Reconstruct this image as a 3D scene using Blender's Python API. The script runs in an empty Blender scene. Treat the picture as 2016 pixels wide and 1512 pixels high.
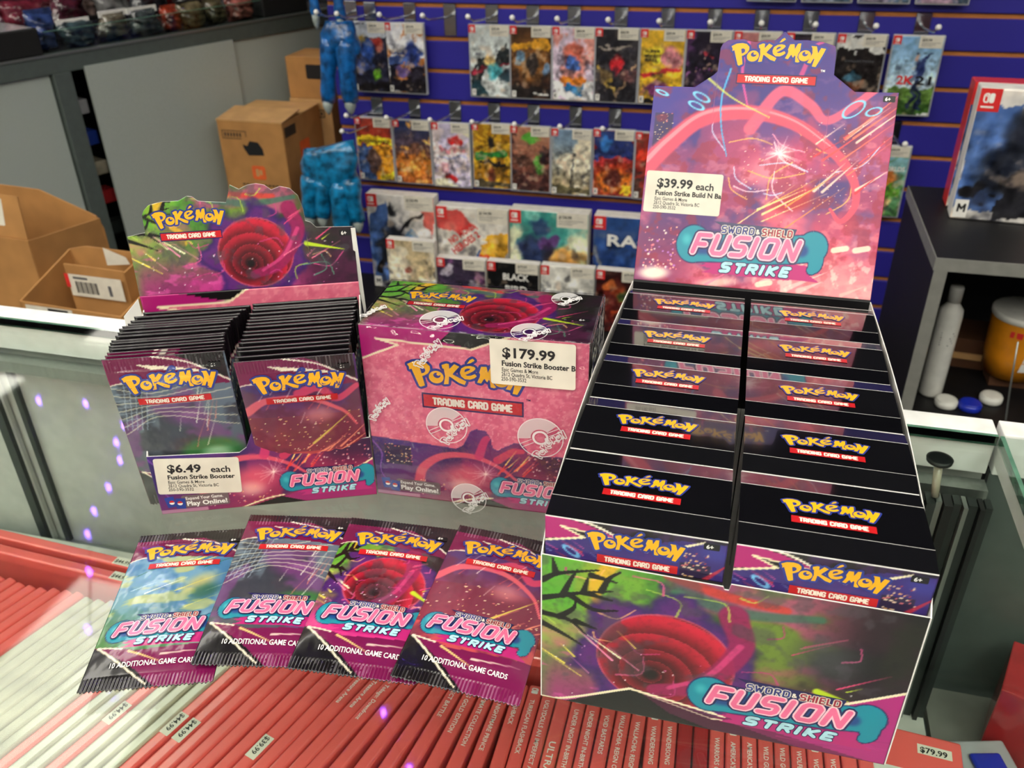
import bpy, bmesh, math, random
import numpy as np
from mathutils import Matrix, Vector
from mathutils.geometry import tessellate_polygon

SC = bpy.context.scene
COL = SC.collection
# ------------------------------------------------------------------ camera
cam_d = bpy.data.cameras.new('camera')
cam_d.sensor_width = 36.0
cam_d.lens = 1720.9 / 2016 * 36.0
cam_d.clip_start = 0.02
cam_d.clip_end = 50
cam_d.dof.use_dof = True
cam_d.dof.focus_distance = 0.47
cam_d.dof.aperture_fstop = 17
cam = bpy.data.objects.new('camera', cam_d)
COL.objects.link(cam)
Rv, Uv, Fv = (0.96731, 0.25307, -0.01613), (-0.11643, 0.49973, 0.85832), (-0.22527, 0.82839, -0.51286)
cam.matrix_world = Matrix(((Rv[0], Uv[0], -Fv[0], 0), (Rv[1], Uv[1], -Fv[1], 0), (Rv[2], Uv[2], -Fv[2], 0.36567), (0, 0, 0, 1)))
SC.camera = cam
# ------------------------------------------------------------------ world, exposure
wd = bpy.data.worlds.new('shop_air')
SC.world = wd
wd.use_nodes = True
wd.node_tree.nodes['Background'].inputs[0].default_value = (0.86, 0.93, 1.0, 1)
wd.node_tree.nodes['Background'].inputs[1].default_value = 0.12
SC.view_settings.view_transform = 'Standard'
SC.view_settings.look = 'None'
SC.view_settings.gamma = 1
SC.view_settings.use_curve_mapping = False
SC.view_settings.exposure = 0.42
cy = SC.cycles
cy.max_bounces = 6; cy.diffuse_bounces = 3; cy.glossy_bounces = 3; cy.transmission_bounces = 3; cy.transparent_max_bounces = 12
cy.caustics_reflective = False; cy.caustics_refractive = False
cy.use_light_tree = False
cy.use_adaptive_sampling = True; cy.adaptive_threshold = 0.03
PANEL_POWER = 4.6          # emission of the ceiling light panels
CEIL = 1.8
FLOOR = -1.0
# ------------------------------------------------------------------ helpers
def lin(c):
    out = []
    for x in c[:3]:
        x = x / 255.0
        out.append(x / 12.92 if x <= 0.04045 else ((x + 0.055) / 1.055) ** 2.4)
    return tuple(out)

def linarr(a):
    a = np.clip(a, 0, 255) / 255.0
    return np.where(a <= 0.04045, a / 12.92, ((a + 0.055) / 1.055) ** 2.4)

MATS = {}
def setin(b, name, v):
    if name in b.inputs:
        b.inputs[name].default_value = v

def mat(name, col=(200, 200, 200), rough=0.5, metal=0.0, coat=0.0, spec=0.5, var=0.06, vscale=60.0, bump=0.0, bscale=200.0,
        attr=False, emit=None, estr=0.0, stretch=None, coat_rough=0.05, trans=0.0):
    if name in MATS:
        return MATS[name]
    m = bpy.data.materials.new(name)
    m.use_nodes = True
    nt = m.node_tree
    b = nt.nodes['Principled BSDF']
    setin(b, 'Roughness', rough); setin(b, 'Metallic', metal); setin(b, 'Coat Weight', coat); setin(b, 'Coat Roughness', coat_rough)
    setin(b, 'Specular IOR Level', spec); setin(b, 'Transmission Weight', trans)
    tc = nt.nodes.new('ShaderNodeTexCoord')
    vec = tc.outputs['Object']
    if stretch:
        mp = nt.nodes.new('ShaderNodeMapping'); mp.inputs['Scale'].default_value = stretch
        nt.links.new(vec, mp.inputs['Vector']); vec = mp.outputs['Vector']
    if attr:
        at = nt.nodes.new('ShaderNodeAttribute'); at.attribute_name = 'Col'
        nt.links.new(at.outputs['Color'], b.inputs['Base Color'])
    else:
        c = lin(col)
        ns = nt.nodes.new('ShaderNodeTexNoise'); ns.inputs['Scale'].default_value = vscale; ns.inputs['Detail'].default_value = 1.5
        nt.links.new(vec, ns.inputs['Vector'])
        cr = nt.nodes.new('ShaderNodeValToRGB')
        cr.color_ramp.elements[0].position = 0.3; cr.color_ramp.elements[1].position = 0.7
        cr.color_ramp.elements[0].color = tuple(max(0, x * (1 - var * 1.6)) for x in c) + (1,)
        cr.color_ramp.elements[1].color = tuple(min(1, x * (1 + var)) for x in c) + (1,)
        nt.links.new(ns.outputs['Fac'], cr.inputs['Fac'])
        nt.links.new(cr.outputs['Color'], b.inputs['Base Color'])
    if bump:
        bn = nt.nodes.new('ShaderNodeTexNoise'); bn.inputs['Scale'].default_value = bscale; bn.inputs['Detail'].default_value = 2
        nt.links.new(vec, bn.inputs['Vector'])
        bp = nt.nodes.new('ShaderNodeBump'); bp.inputs['Strength'].default_value = bump; bp.inputs['Distance'].default_value = 0.002
        nt.links.new(bn.outputs['Fac'], bp.inputs['Height'])
        nt.links.new(bp.outputs['Normal'], b.inputs['Normal'])
        if coat:
            nt.links.new(bp.outputs['Normal'], b.inputs['Coat Normal'])
    if emit:
        setin(b, 'Emission Color', lin(emit) + (1,)); setin(b, 'Emission Strength', estr)
    MATS[name] = m
    return m

def clear_mat(name, tint=(235, 245, 240), ior=1.45, gloss_rough=0.02, bump=0.0, bscale=120, white=0.0, stretch=None, boost=1.0):
    """thin clear sheet: see-through plus a Fresnel reflection"""
    m = bpy.data.materials.new(name); m.use_nodes = True; nt = m.node_tree
    for n in list(nt.nodes):
        nt.nodes.remove(n)
    out = nt.nodes.new('ShaderNodeOutputMaterial')
    tr = nt.nodes.new('ShaderNodeBsdfTransparent'); tr.inputs['Color'].default_value = lin(tint) + (1,)
    gl = nt.nodes.new('ShaderNodeBsdfGlossy'); gl.inputs['Roughness'].default_value = gloss_rough
    fr = nt.nodes.new('ShaderNodeFresnel'); fr.inputs['IOR'].default_value = ior
    mx = nt.nodes.new('ShaderNodeMixShader')
    geo = nt.nodes.new('ShaderNodeNewGeometry'); mr = nt.nodes.new('ShaderNodeMapRange')
    mr.inputs['To Min'].default_value = ior; mr.inputs['To Max'].default_value = 1.0 / ior
    nt.links.new(geo.outputs['Backfacing'], mr.inputs['Value']); nt.links.new(mr.outputs['Result'], fr.inputs['IOR'])
    fac = fr.outputs['Fac']
    if boost != 1.0:
        mm = nt.nodes.new('ShaderNodeMath'); mm.operation = 'MULTIPLY'; mm.inputs[1].default_value = boost; mm.use_clamp = True
        nt.links.new(fac, mm.inputs[0]); fac = mm.outputs[0]
    nt.links.new(fac, mx.inputs['Fac']); nt.links.new(tr.outputs[0], mx.inputs[1]); nt.links.new(gl.outputs[0], mx.inputs[2])
    last = mx
    if white:
        df = nt.nodes.new('ShaderNodeBsdfDiffuse'); df.inputs['Color'].default_value = (0.8, 0.8, 0.8, 1)
        m2 = nt.nodes.new('ShaderNodeMixShader'); m2.inputs['Fac'].default_value = white
        nt.links.new(mx.outputs[0], m2.inputs[1]); nt.links.new(df.outputs[0], m2.inputs[2]); last = m2
    if bump:
        tc = nt.nodes.new('ShaderNodeTexCoord'); bn = nt.nodes.new('ShaderNodeTexNoise')
        bn.inputs['Scale'].default_value = bscale; bn.inputs['Detail'].default_value = 2
        if stretch:
            mp = nt.nodes.new('ShaderNodeMapping'); mp.inputs['Scale'].default_value = stretch
            nt.links.new(tc.outputs['Object'], mp.inputs['Vector']); nt.links.new(mp.outputs[0], bn.inputs['Vector'])
        else:
            nt.links.new(tc.outputs['Object'], bn.inputs['Vector'])
        bp = nt.nodes.new('ShaderNodeBump'); bp.inputs['Strength'].default_value = bump; bp.inputs['Distance'].default_value = 0.003
        nt.links.new(bn.outputs['Fac'], bp.inputs['Height'])
        nt.links.new(bp.outputs['Normal'], gl.inputs['Normal']); nt.links.new(bp.outputs['Normal'], fr.inputs['Normal'])
    nt.links.new(last.outputs[0], out.inputs['Surface'])
    MATS[name] = m
    return m

class MB:
    def __init__(s):
        s.v = []; s.f = []; s.m = []
    def quadbox(s, x0, y0, z0, x1, y1, z1, m=0):
        b = len(s.v)
        s.v += [(x0, y0, z0), (x1, y0, z0), (x1, y1, z0), (x0, y1, z0), (x0, y0, z1), (x1, y0, z1), (x1, y1, z1), (x0, y1, z1)]
        for q in ((0, 3, 2, 1), (4, 5, 6, 7), (0, 1, 5, 4), (1, 2, 6, 5), (2, 3, 7, 6), (3, 0, 4, 7)):
            s.f.append(tuple(b + i for i in q)); s.m.append(m)
        return s
    def prism(s, pts, h0, h1, M=None, m=0, mtop=None):
        """polygon in local xy, extruded h0..h1 along local z, mapped by M"""
        M = M or Matrix()
        b = len(s.v); n = len(pts)
        for h in (h0, h1):
            for p in pts:
                s.v.append(tuple(M @ Vector((p[0], p[1], h))))
        s.f.append(tuple(b + i for i in reversed(range(n)))); s.m.append(m)
        s.f.append(tuple(b + n + i for i in range(n))); s.m.append(m if mtop is None else mtop)
        for i in range(n):
            j = (i + 1) % n
            s.f.append((b + i, b + j, b + n + j, b + n + i)); s.m.append(m)
        return s
    def tube(s, pts, r, n=8, m=0, cap=True):
        P = [Vector(p) for p in pts]; b = len(s.v)
        rr = r if isinstance(r, (list, tuple)) else [r] * len(P)
        for i, p in enumerate(P):
            t = (P[min(i + 1, len(P) - 1)] - P[max(i - 1, 0)]).normalized()
            a = t.cross(Vector((0, 0, 1)) if abs(t.z) < .9 else Vector((1, 0, 0))).normalized(); c = t.cross(a)
            for k in range(n):
                an = 2 * math.pi * k / n
                s.v.append(tuple(p + (a * math.cos(an) + c * math.sin(an)) * rr[i]))
        for i in range(len(P) - 1):
            for k in range(n):
                j = (k + 1) % n
                s.f.append((b + i * n + k, b + i * n + j, b + (i + 1) * n + j, b + (i + 1) * n + k)); s.m.append(m)
        if cap:
            s.f.append(tuple(b + k for k in reversed(range(n)))); s.m.append(m)
            e = b + (len(P) - 1) * n
            s.f.append(tuple(e + k for k in range(n))); s.m.append(m)
        return s
    def lathe(s, prof, n=20, M=None, m=0):
        M = M or Matrix(); b = len(s.v)
        for (r, z) in prof:
            for k in range(n):
                a = 2 * math.pi * k / n
                s.v.append(tuple(M @ Vector((r * math.cos(a), r * math.sin(a), z))))
        for i in range(len(prof) - 1):
            for k in range(n):
                j = (k + 1) % n
                s.f.append((b + i * n + k, b + i * n + j, b + (i + 1) * n + j, b + (i + 1) * n + k)); s.m.append(m)
        s.f.append(tuple(b + k for k in reversed(range(n)))); s.m.append(m)
        e = b + (len(prof) - 1) * n
        s.f.append(tuple(e + k for k in range(n))); s.m.append(m)
        return s
    def ball(s, c, r, n=10, m=0):
        prof = [(max(1e-5, r[0] * math.sin(math.pi * i / n)), -r[1] * math.cos(math.pi * i / n)) for i in range(n + 1)]
        return s.lathe(prof, n * 2, Matrix.Translation(c), m)

def finish(name, me, mats, parent=None, smooth=False, bevel=0.0, bseg=2):
    for m in mats:
        me.materials.append(MATS[m] if isinstance(m, str) else m)
    if bevel:
        bm = bmesh.new(); bm.from_mesh(me)
        bmesh.ops.bevel(bm, geom=[e for e in bm.edges if e.calc_face_angle(0) > 0.6], offset=bevel, segments=bseg, affect='EDGES', profile=0.5)
        bm.to_mesh(me); bm.free()
    if smooth:
        me.polygons.foreach_set('use_smooth', [True] * len(me.polygons))
    o = bpy.data.objects.new(name, me)
    COL.objects.link(o)
    if parent:
        o.parent = parent
    return o

def obj(name, mb, mats, parent=None, smooth=False, bevel=0.0, bseg=2):
    me = bpy.data.meshes.new(name)
    me.from_pydata(mb.v, [], mb.f)
    if mb.m and max(mb.m) > 0:
        me.polygons.foreach_set('material_index', mb.m)
    if isinstance(mats, str):
        mats = [mats]
    return finish(name, me, mats, parent, smooth, bevel, bseg)

def share(name, me, parent):
    o = bpy.data.objects.new(name, me); COL.objects.link(o); o.parent = parent
    return o

def tag(o, label, cat, group=None):
    o['label'] = label; o['category'] = cat
    if group:
        o['group'] = group
    return o

def thing(name, label, cat, loc=(0, 0, 0), rotz=0.0, group=None):
    o = bpy.data.objects.new(name, None); COL.objects.link(o)
    o.empty_display_size = 0.02
    o.location = loc; o.rotation_euler = (0, 0, rotz)
    return tag(o, label, cat, group)

def struct(o):
    o['kind'] = 'structure'
    return o

def frame(o, x, y):
    x = Vector(x).normalized(); y = Vector(y); y = (y - x * y.dot(x)).normalized(); z = x.cross(y)
    return Matrix(((x[0], y[0], z[0], o[0]), (x[1], y[1], z[1], o[1]), (x[2], y[2], z[2], o[2]), (0, 0, 0, 1)))

# ------------------------------------------------------------------ painted print (vertex colours on fine grids)
def vnoise(x, y, seed=0):
    xi = np.floor(x); yi = np.floor(y); xf = x - xi; yf = y - yi
    def h(a, b):
        t = np.sin(a * 127.1 + b * 311.7 + seed * 74.7) * 43758.5453
        return t - np.floor(t)
    u = xf * xf * (3 - 2 * xf); v = yf * yf * (3 - 2 * yf)
    return (h(xi, yi) * (1 - u) + h(xi + 1, yi) * u) * (1 - v) + (h(xi, yi + 1) * (1 - u) + h(xi + 1, yi + 1) * u) * v

def fbm(x, y, seed=0, o=4):
    s = 0; a = 0.5; t = 0
    for i in range(o):
        s = s + a * vnoise(x * 2 ** i, y * 2 ** i, seed + i); t += a; a *= 0.5
    return s / t

def sst(e0, e1, x):
    t = np.clip((x - e0) / (e1 - e0 + 1e-9), 0, 1)
    return t * t * (3 - 2 * t)

class Art:
    """colours at the points X, Y (mm)"""
    def __init__(s, X, Y, base=(0, 0, 0)):
        s.X = X; s.Y = Y; s.c = np.zeros((len(X), 3)) + np.array(base, float)
    def mix(s, a, col):
        a = np.clip(a, 0, 1)[:, None]
        s.c = s.c * (1 - a) + np.array(col, float) * a
        return s
    def grad(s, c0, c1, p0, p1, alpha=1.0):
        d = np.array(p1, float) - np.array(p0, float)
        t = np.clip(((s.X - p0[0]) * d[0] + (s.Y - p0[1]) * d[1]) / (d @ d), 0, 1)[:, None]
        g = np.array(c0, float) * (1 - t) + np.array(c1, float) * t
        s.c = s.c * (1 - alpha) + g * alpha
        return s
    def noise(s, col, scale, lo=0.45, hi=0.65, seed=1, sx=1, sy=1, k=1.0):
        return s.mix(k * sst(lo, hi, fbm(s.X / scale * sx, s.Y / scale * sy, seed)), col)
    def ell(s, cx, cy, rx, ry, col, soft=0.3, rot=0, k=1.0):
        a = math.radians(rot); dx = s.X - cx; dy = s.Y - cy
        u = (dx * math.cos(a) + dy * math.sin(a)) / rx; v = (-dx * math.sin(a) + dy * math.cos(a)) / ry
        return s.mix(k * (1 - sst(1 - soft, 1 + 1e-6, np.sqrt(u * u + v * v))), col)
    def ring(s, cx, cy, rx, ry, w, col, rot=0, k=1.0):
        a = math.radians(rot); dx = s.X - cx; dy = s.Y - cy
        u = (dx * math.cos(a) + dy * math.sin(a)) / rx; v = (-dx * math.sin(a) + dy * math.cos(a)) / ry
        d = np.abs(np.sqrt(u * u + v * v) - 1) * min(rx, ry); w = max(w, .6)
        return s.mix(k * (1 - sst(w * 0.4, w, d)), col)
    def seg(s, p, q, w0, col, w1=None, k=1.0, soft=0.5):
        w1 = w0 if w1 is None else w1
        d = np.array(q, float) - np.array(p, float); L = d @ d + 1e-9
        t = np.clip(((s.X - p[0]) * d[0] + (s.Y - p[1]) * d[1]) / L, 0, 1)
        e = np.hypot(s.X - p[0] - t * d[0], s.Y - p[1] - t * d[1]); w = w0 + (w1 - w0) * t
        k = k * np.clip(w / .5, .3, 1); w = np.maximum(w, .5)
        return s.mix(k * (1 - sst(w * (1 - soft), w + 1e-6, e)), col)
    def path(s, pts, w0, col, w1=None, k=1.0, soft=0.5, n=24):
        w1 = w0 if w1 is None else w1
        P = spline(pts, n); D = np.full(len(s.X), 9.0)
        for i in range(len(P) - 1):
            p, q = P[i], P[i + 1]; d = q - p; L = d @ d + 1e-9
            t = np.clip(((s.X - p[0]) * d[0] + (s.Y - p[1]) * d[1]) / L, 0, 1)
            e = np.hypot(s.X - p[0] - t * d[0], s.Y - p[1] - t * d[1])
            w = np.maximum(w0 + (w1 - w0) * (i + t) / (len(P) - 1), .5)
            D = np.minimum(D, e / w)
        return s.mix(k * (1 - sst(1 - soft, 1.0, D)), col)
    def poly(s, pts, col, k=1.0):
        n = len(pts); ins = np.zeros(len(s.X), bool)
        for i in range(n):
            (x0, y0), (x1, y1) = pts[i], pts[(i + 1) % n]
            if y0 == y1:
                continue
            c = ((y0 > s.Y) != (y1 > s.Y)) & (s.X < (x1 - x0) * (s.Y - y0) / (y1 - y0) + x0)
            ins ^= c
        return s.mix(k * ins, col)
    def rect(s, x0, y0, x1, y1, col, k=1.0):
        return s.mix(k * ((s.X >= x0) & (s.X <= x1) & (s.Y >= y0) & (s.Y <= y1)), col)
    def dots(s, n, box, r, cols, seed=0, k=0.9, soft=0.6):
        rnd = random.Random(seed)
        for i in range(n):
            x = rnd.uniform(box[0], box[2]); y = rnd.uniform(box[1], box[3]); rr = rnd.uniform(*r)
            s.ell(x, y, rr, rr, rnd.choice(cols), soft, 0, k)
        return s
    def streaks(s, n, box, ang, ln, w, cols, seed=0, k=0.9):
        rnd = random.Random(seed)
        for i in range(n):
            x = rnd.uniform(box[0], box[2]); y = rnd.uniform(box[1], box[3]); a = math.radians(ang + rnd.uniform(-8, 8)); L = rnd.uniform(*ln)
            s.seg((x, y), (x + L * math.cos(a), y + L * math.sin(a)), rnd.uniform(*w), rnd.choice(cols), 0.1, k)
        return s

def spline(pts, n=24):
    P = [np.array(p, float) for p in pts]
    P = [2 * P[0] - P[1]] + P + [2 * P[-1] - P[-2]]
    out = []
    m = len(P) - 3
    for i in range(m):
        p0, p1, p2, p3 = P[i:i + 4]
        for k in range(max(2, n // m)):
            t = k / max(2, n // m)
            out.append(0.5 * (2 * p1 + (p2 - p0) * t + (2 * p0 - 5 * p1 + 4 * p2 - p3) * t * t + (3 * p1 - p0 - 3 * p2 + p3) * t ** 3))
    out.append(P[-2])
    return out

def grid_mesh(name, V, nx, ny, col, extra=None):
    """V: (nx+1)*(ny+1) points, x fastest. extra = (verts, faces) appended with material 1"""
    nv = len(V)
    i = np.arange(nx)[None, :]; j = np.arange(ny)[:, None]
    a = (j * (nx + 1) + i).ravel()
    Q = np.stack([a, a + 1, a + nx + 2, a + nx + 1], 1)
    faces_extra = extra[1] if extra else []
    VV = np.array(V, float)
    if extra and len(extra[0]):
        VV = np.vstack([VV, np.array(extra[0], float)])
    loops = Q.ravel().tolist(); starts = list(range(0, len(loops), 4))
    for f in faces_extra:
        starts.append(len(loops)); loops += list(f)
    me = bpy.data.meshes.new(name)
    me.vertices.add(len(VV)); me.vertices.foreach_set('co', VV.ravel())
    me.loops.add(len(loops)); me.loops.foreach_set('vertex_index', loops)
    me.polygons.add(len(starts)); me.polygons.foreach_set('loop_start', starts)
    mi = [0] * len(Q) + [1] * len(faces_extra)
    me.polygons.foreach_set('material_index', mi)
    me.update(calc_edges=True)
    me.validate()
    ca = me.color_attributes.new('Col', 'FLOAT_COLOR', 'POINT')
    rgba = np.ones((len(VV), 4)); rgba[:nv, :3] = linarr(col)
    ca.data.foreach_set('color', rgba.ravel())
    return me

def art_card(name, w, top, paint, M, parent, step=0.7, thick=0.7, mat_art='card_print', mat_edge='white_card', bot=None):
    """a cut card w mm wide; top: height mm or list of (x, y) outline points; printed on +z"""
    xs = np.linspace(0, w, max(2, int(w / step)) + 1)
    if isinstance(top, (int, float)):
        T = np.full(len(xs), float(top))
    else:
        px = [p[0] for p in top]; xs = np.unique(np.concatenate([xs, np.array(px)])); T = np.interp(xs, px, [p[1] for p in top])
    B = np.zeros(len(xs)) if bot is None else np.full(len(xs), float(bot))
    ny = max(2, int((T.max() - B.min()) / step)); nx = len(xs) - 1
    v = np.linspace(0, 1, ny + 1)
    X = np.tile(xs, ny + 1); Y = (B[None, :] + v[:, None] * (T - B)[None, :]).ravel()
    art = paint(X, Y)
    A = np.array(M)
    pts = np.stack([X, Y, np.zeros(len(X)), np.full(len(X), 1000.0)], 1) * 0.001
    V = (pts @ A.T)[:, :3]
    # rim and back
    ring = list(range(nx + 1)) + [j * (nx + 1) + nx for j in range(1, ny + 1)] + [ny * (nx + 1) + i for i in range(nx - 1, -1, -1)] + [j * (nx + 1) for j in range(ny - 1, 0, -1)]
    nrm = A[:3, 2] * (-0.001 * thick)
    base = len(V); EV = V[ring] + nrm; n = len(ring)
    F = [(ring[(k + 1) % n], ring[k], base + k, base + (k + 1) % n) for k in range(n)]
    # back strips per column
    pos = {r: k for k, r in enumerate(ring)}
    for i in range(nx):
        F.append((base + pos[i + 1], base + pos[i], base + pos[ny * (nx + 1) + i], base + pos[ny * (nx + 1) + i + 1]))
    me = grid_mesh(name, V, nx, ny, art.c, (EV, F))
    return finish(name, me, [mat_art, mat_edge], parent)

# ------------------------------------------------------------------ lettering
LOGO_RAW = {
    'fill': [
        [[(168, 298), (250, 255), (345, 246), (420, 262), (468, 310), (470, 360), (440, 415), (390, 450), (358, 462), (386, 600), (328, 625), (308, 612), (262, 480), (222, 362), (192, 378), (190, 335)],
         [(335, 342), (372, 334), (402, 352), (406, 385), (385, 412), (352, 424)]],
        [[(625, 282), (690, 255), (722, 262), (724, 335), (792, 258), (856, 290), (772, 392), (765, 412), (938, 500), (916, 553), (840, 528), (742, 455), (716, 442), (702, 556), (640, 563), (664, 440), (652, 335), (634, 330)]],
        [[(1080, 415), (1045, 447), (990, 470), (920, 468), (875, 430), (860, 375), (880, 315), (935, 280), (1000, 270), (1055, 283), (1068, 308), (1035, 345), (965, 388), (930, 402), (958, 416), (1005, 410), (1056, 384)],
         [(922, 368), (925, 330), (955, 310), (1000, 310), (985, 334)]],
        [[(958, 242), (998, 186), (1036, 164), (1060, 190), (1005, 230)]],
        [[(1140, 272), (1210, 269), (1224, 352), (1266, 262), (1318, 257), (1314, 385), (1288, 432), (1280, 490), (1326, 560), (1300, 573), (1254, 565), (1248, 470), (1234, 452), (1212, 493), (1192, 470), (1184, 445), (1166, 455), (1132, 516), (1080, 505), (1118, 420), (1124, 380), (1112, 360)]],
        [[(1488, 302), (1578, 308), (1610, 425), (1652, 335), (1730, 350), (1690, 450), (1640, 560), (1596, 648), (1536, 638), (1562, 520), (1550, 505), (1508, 588), (1450, 578), (1498, 480), (1520, 420), (1510, 335)]],
    ],
    'o': [(545, 465, 100, 92, 555, 438), (1398, 462, 102, 90, 1402, 432)],
}
def ellpts(cx, cy, rx, ry, n=20, rot=0.0):
    c, s = math.cos(rot), math.sin(rot)
    return [(cx + rx * math.cos(2 * math.pi * k / n) * c - ry * math.sin(2 * math.pi * k / n) * s, cy + rx * math.cos(2 * math.pi * k / n) * s + ry * math.sin(2 * math.pi * k / n) * c) for k in range(n)]
def _norm(p):
    u, v = p
    v = v - 0.033 * (u - 168)
    return ((u - 168) / 1562.0, (640 - v) / 1562.0)
LOGO = [[[_norm(p) for p in c] for c in g] for g in LOGO_RAW['fill']]
for (cx, cy, rx, ry, hx, hy) in LOGO_RAW['o']:
    LOGO.append([[_norm(p) for p in ellpts(cx, cy, rx, ry, 22, -0.25)], [_norm(p) for p in ellpts(hx, hy, 48, 40, 16)]])
    LOGO.append([[_norm(p) for p in ellpts(hx + 20, hy - 18, 25, 22, 10)]])

BL = {  # block letters as strokes in a 0..1 box (x scaled by its width)
    'A': (.74, [[(0, 0), (0, .75), (.2, 1), (.5, 1), (.7, .75), (.7, 0)], [(0, .4), (.7, .4)]]),
    'C': (.7, [[(.66, .78), (.66, .9), (.54, 1), (.12, 1), (0, .88), (0, .12), (.12, 0), (.54, 0), (.66, .12), (.66, .25)]]),
    'D': (.74, [[(0, 0), (0, 1), (.52, 1), (.7, .84), (.7, .16), (.52, 0), (0, 0)]]),
    'E': (.64, [[(.6, 1), (0, 1), (0, 0), (.6, 0)], [(0, .5), (.5, .5)]]),
    'F': (.66, [[(0, 0), (0, 1), (.66, 1)], [(0, .48), (.54, .48)]]),
    'G': (.74, [[(.68, .78), (.68, .9), (.56, 1), (.12, 1), (0, .88), (0, .12), (.12, 0), (.68, 0), (.68, .46), (.4, .46)]]),
    'H': (.74, [[(0, 0), (0, 1)], [(.7, 0), (.7, 1)], [(0, .5), (.7, .5)]]),
    'I': (.1, [[(0, 0), (0, 1)]]),
    'K': (.7, [[(0, 0), (0, 1)], [(.66, 1), (.08, .5), (.66, 0)]]),
    'L': (.6, [[(0, 1), (0, 0), (.56, 0)]]),
    'M': (.95, [[(0, 0), (0, 1), (.45, .35), (.9, 1), (.9, 0)]]),
    'N': (.76, [[(0, 0), (0, 1), (.72, 0), (.72, 1)]]),
    'O': (.76, [[(.14, 1), (.58, 1), (.72, .86), (.72, .14), (.58, 0), (.14, 0), (0, .14), (0, .86), (.14, 1)]]),
    'R': (.72, [[(0, 0), (0, 1), (.54, 1), (.68, .88), (.68, .6), (.54, .48), (0, .48)], [(.34, .48), (.68, 0)]]),
    'S': (.72, [[(.66, 1), (.14, 1), (0, .88), (0, .62), (.12, .5), (.56, .5), (.68, .38), (.68, .12), (.54, 0), (0, 0)]]),
    'T': (.7, [[(0, 1), (.7, 1)], [(.35, 1), (.35, 0)]]),
    'U': (.74, [[(0, 1), (0, .14), (.14, 0), (.56, 0), (.7, .14), (.7, 1)]]),
    'W': (1.0, [[(0, 1), (.2, 0), (.48, .7), (.76, 0), (.96, 1)]]),
    '&': (.6, [[(.55, .1), (.1, .75), (.2, .95), (.36, .85), (.36, .7), (.05, .3), (.12, .05), (.3, .05), (.52, .4)]]),
    ' ': (.3, []),
}
_TXT = {}
def text_geo(s, off=0.0):
    key = (s, off)
    if key not in _TXT:
        cu = bpy.data.curves.new('lettering', 'FONT'); cu.body = s; cu.size = 1.0; cu.offset = off; cu.resolution_u = 2; cu.fill_mode = 'FRONT'
        o = bpy.data.objects.new('lettering', cu)
        me = bpy.data.meshes.new_from_object(o)
        V = [(v.co.x, v.co.y) for v in me.vertices]; F = [tuple(p.vertices) for p in me.polygons]
        bpy.data.objects.remove(o); bpy.data.meshes.remove(me); bpy.data.curves.remove(cu)
        _TXT[key] = (V, F)
    return _TXT[key]

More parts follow.
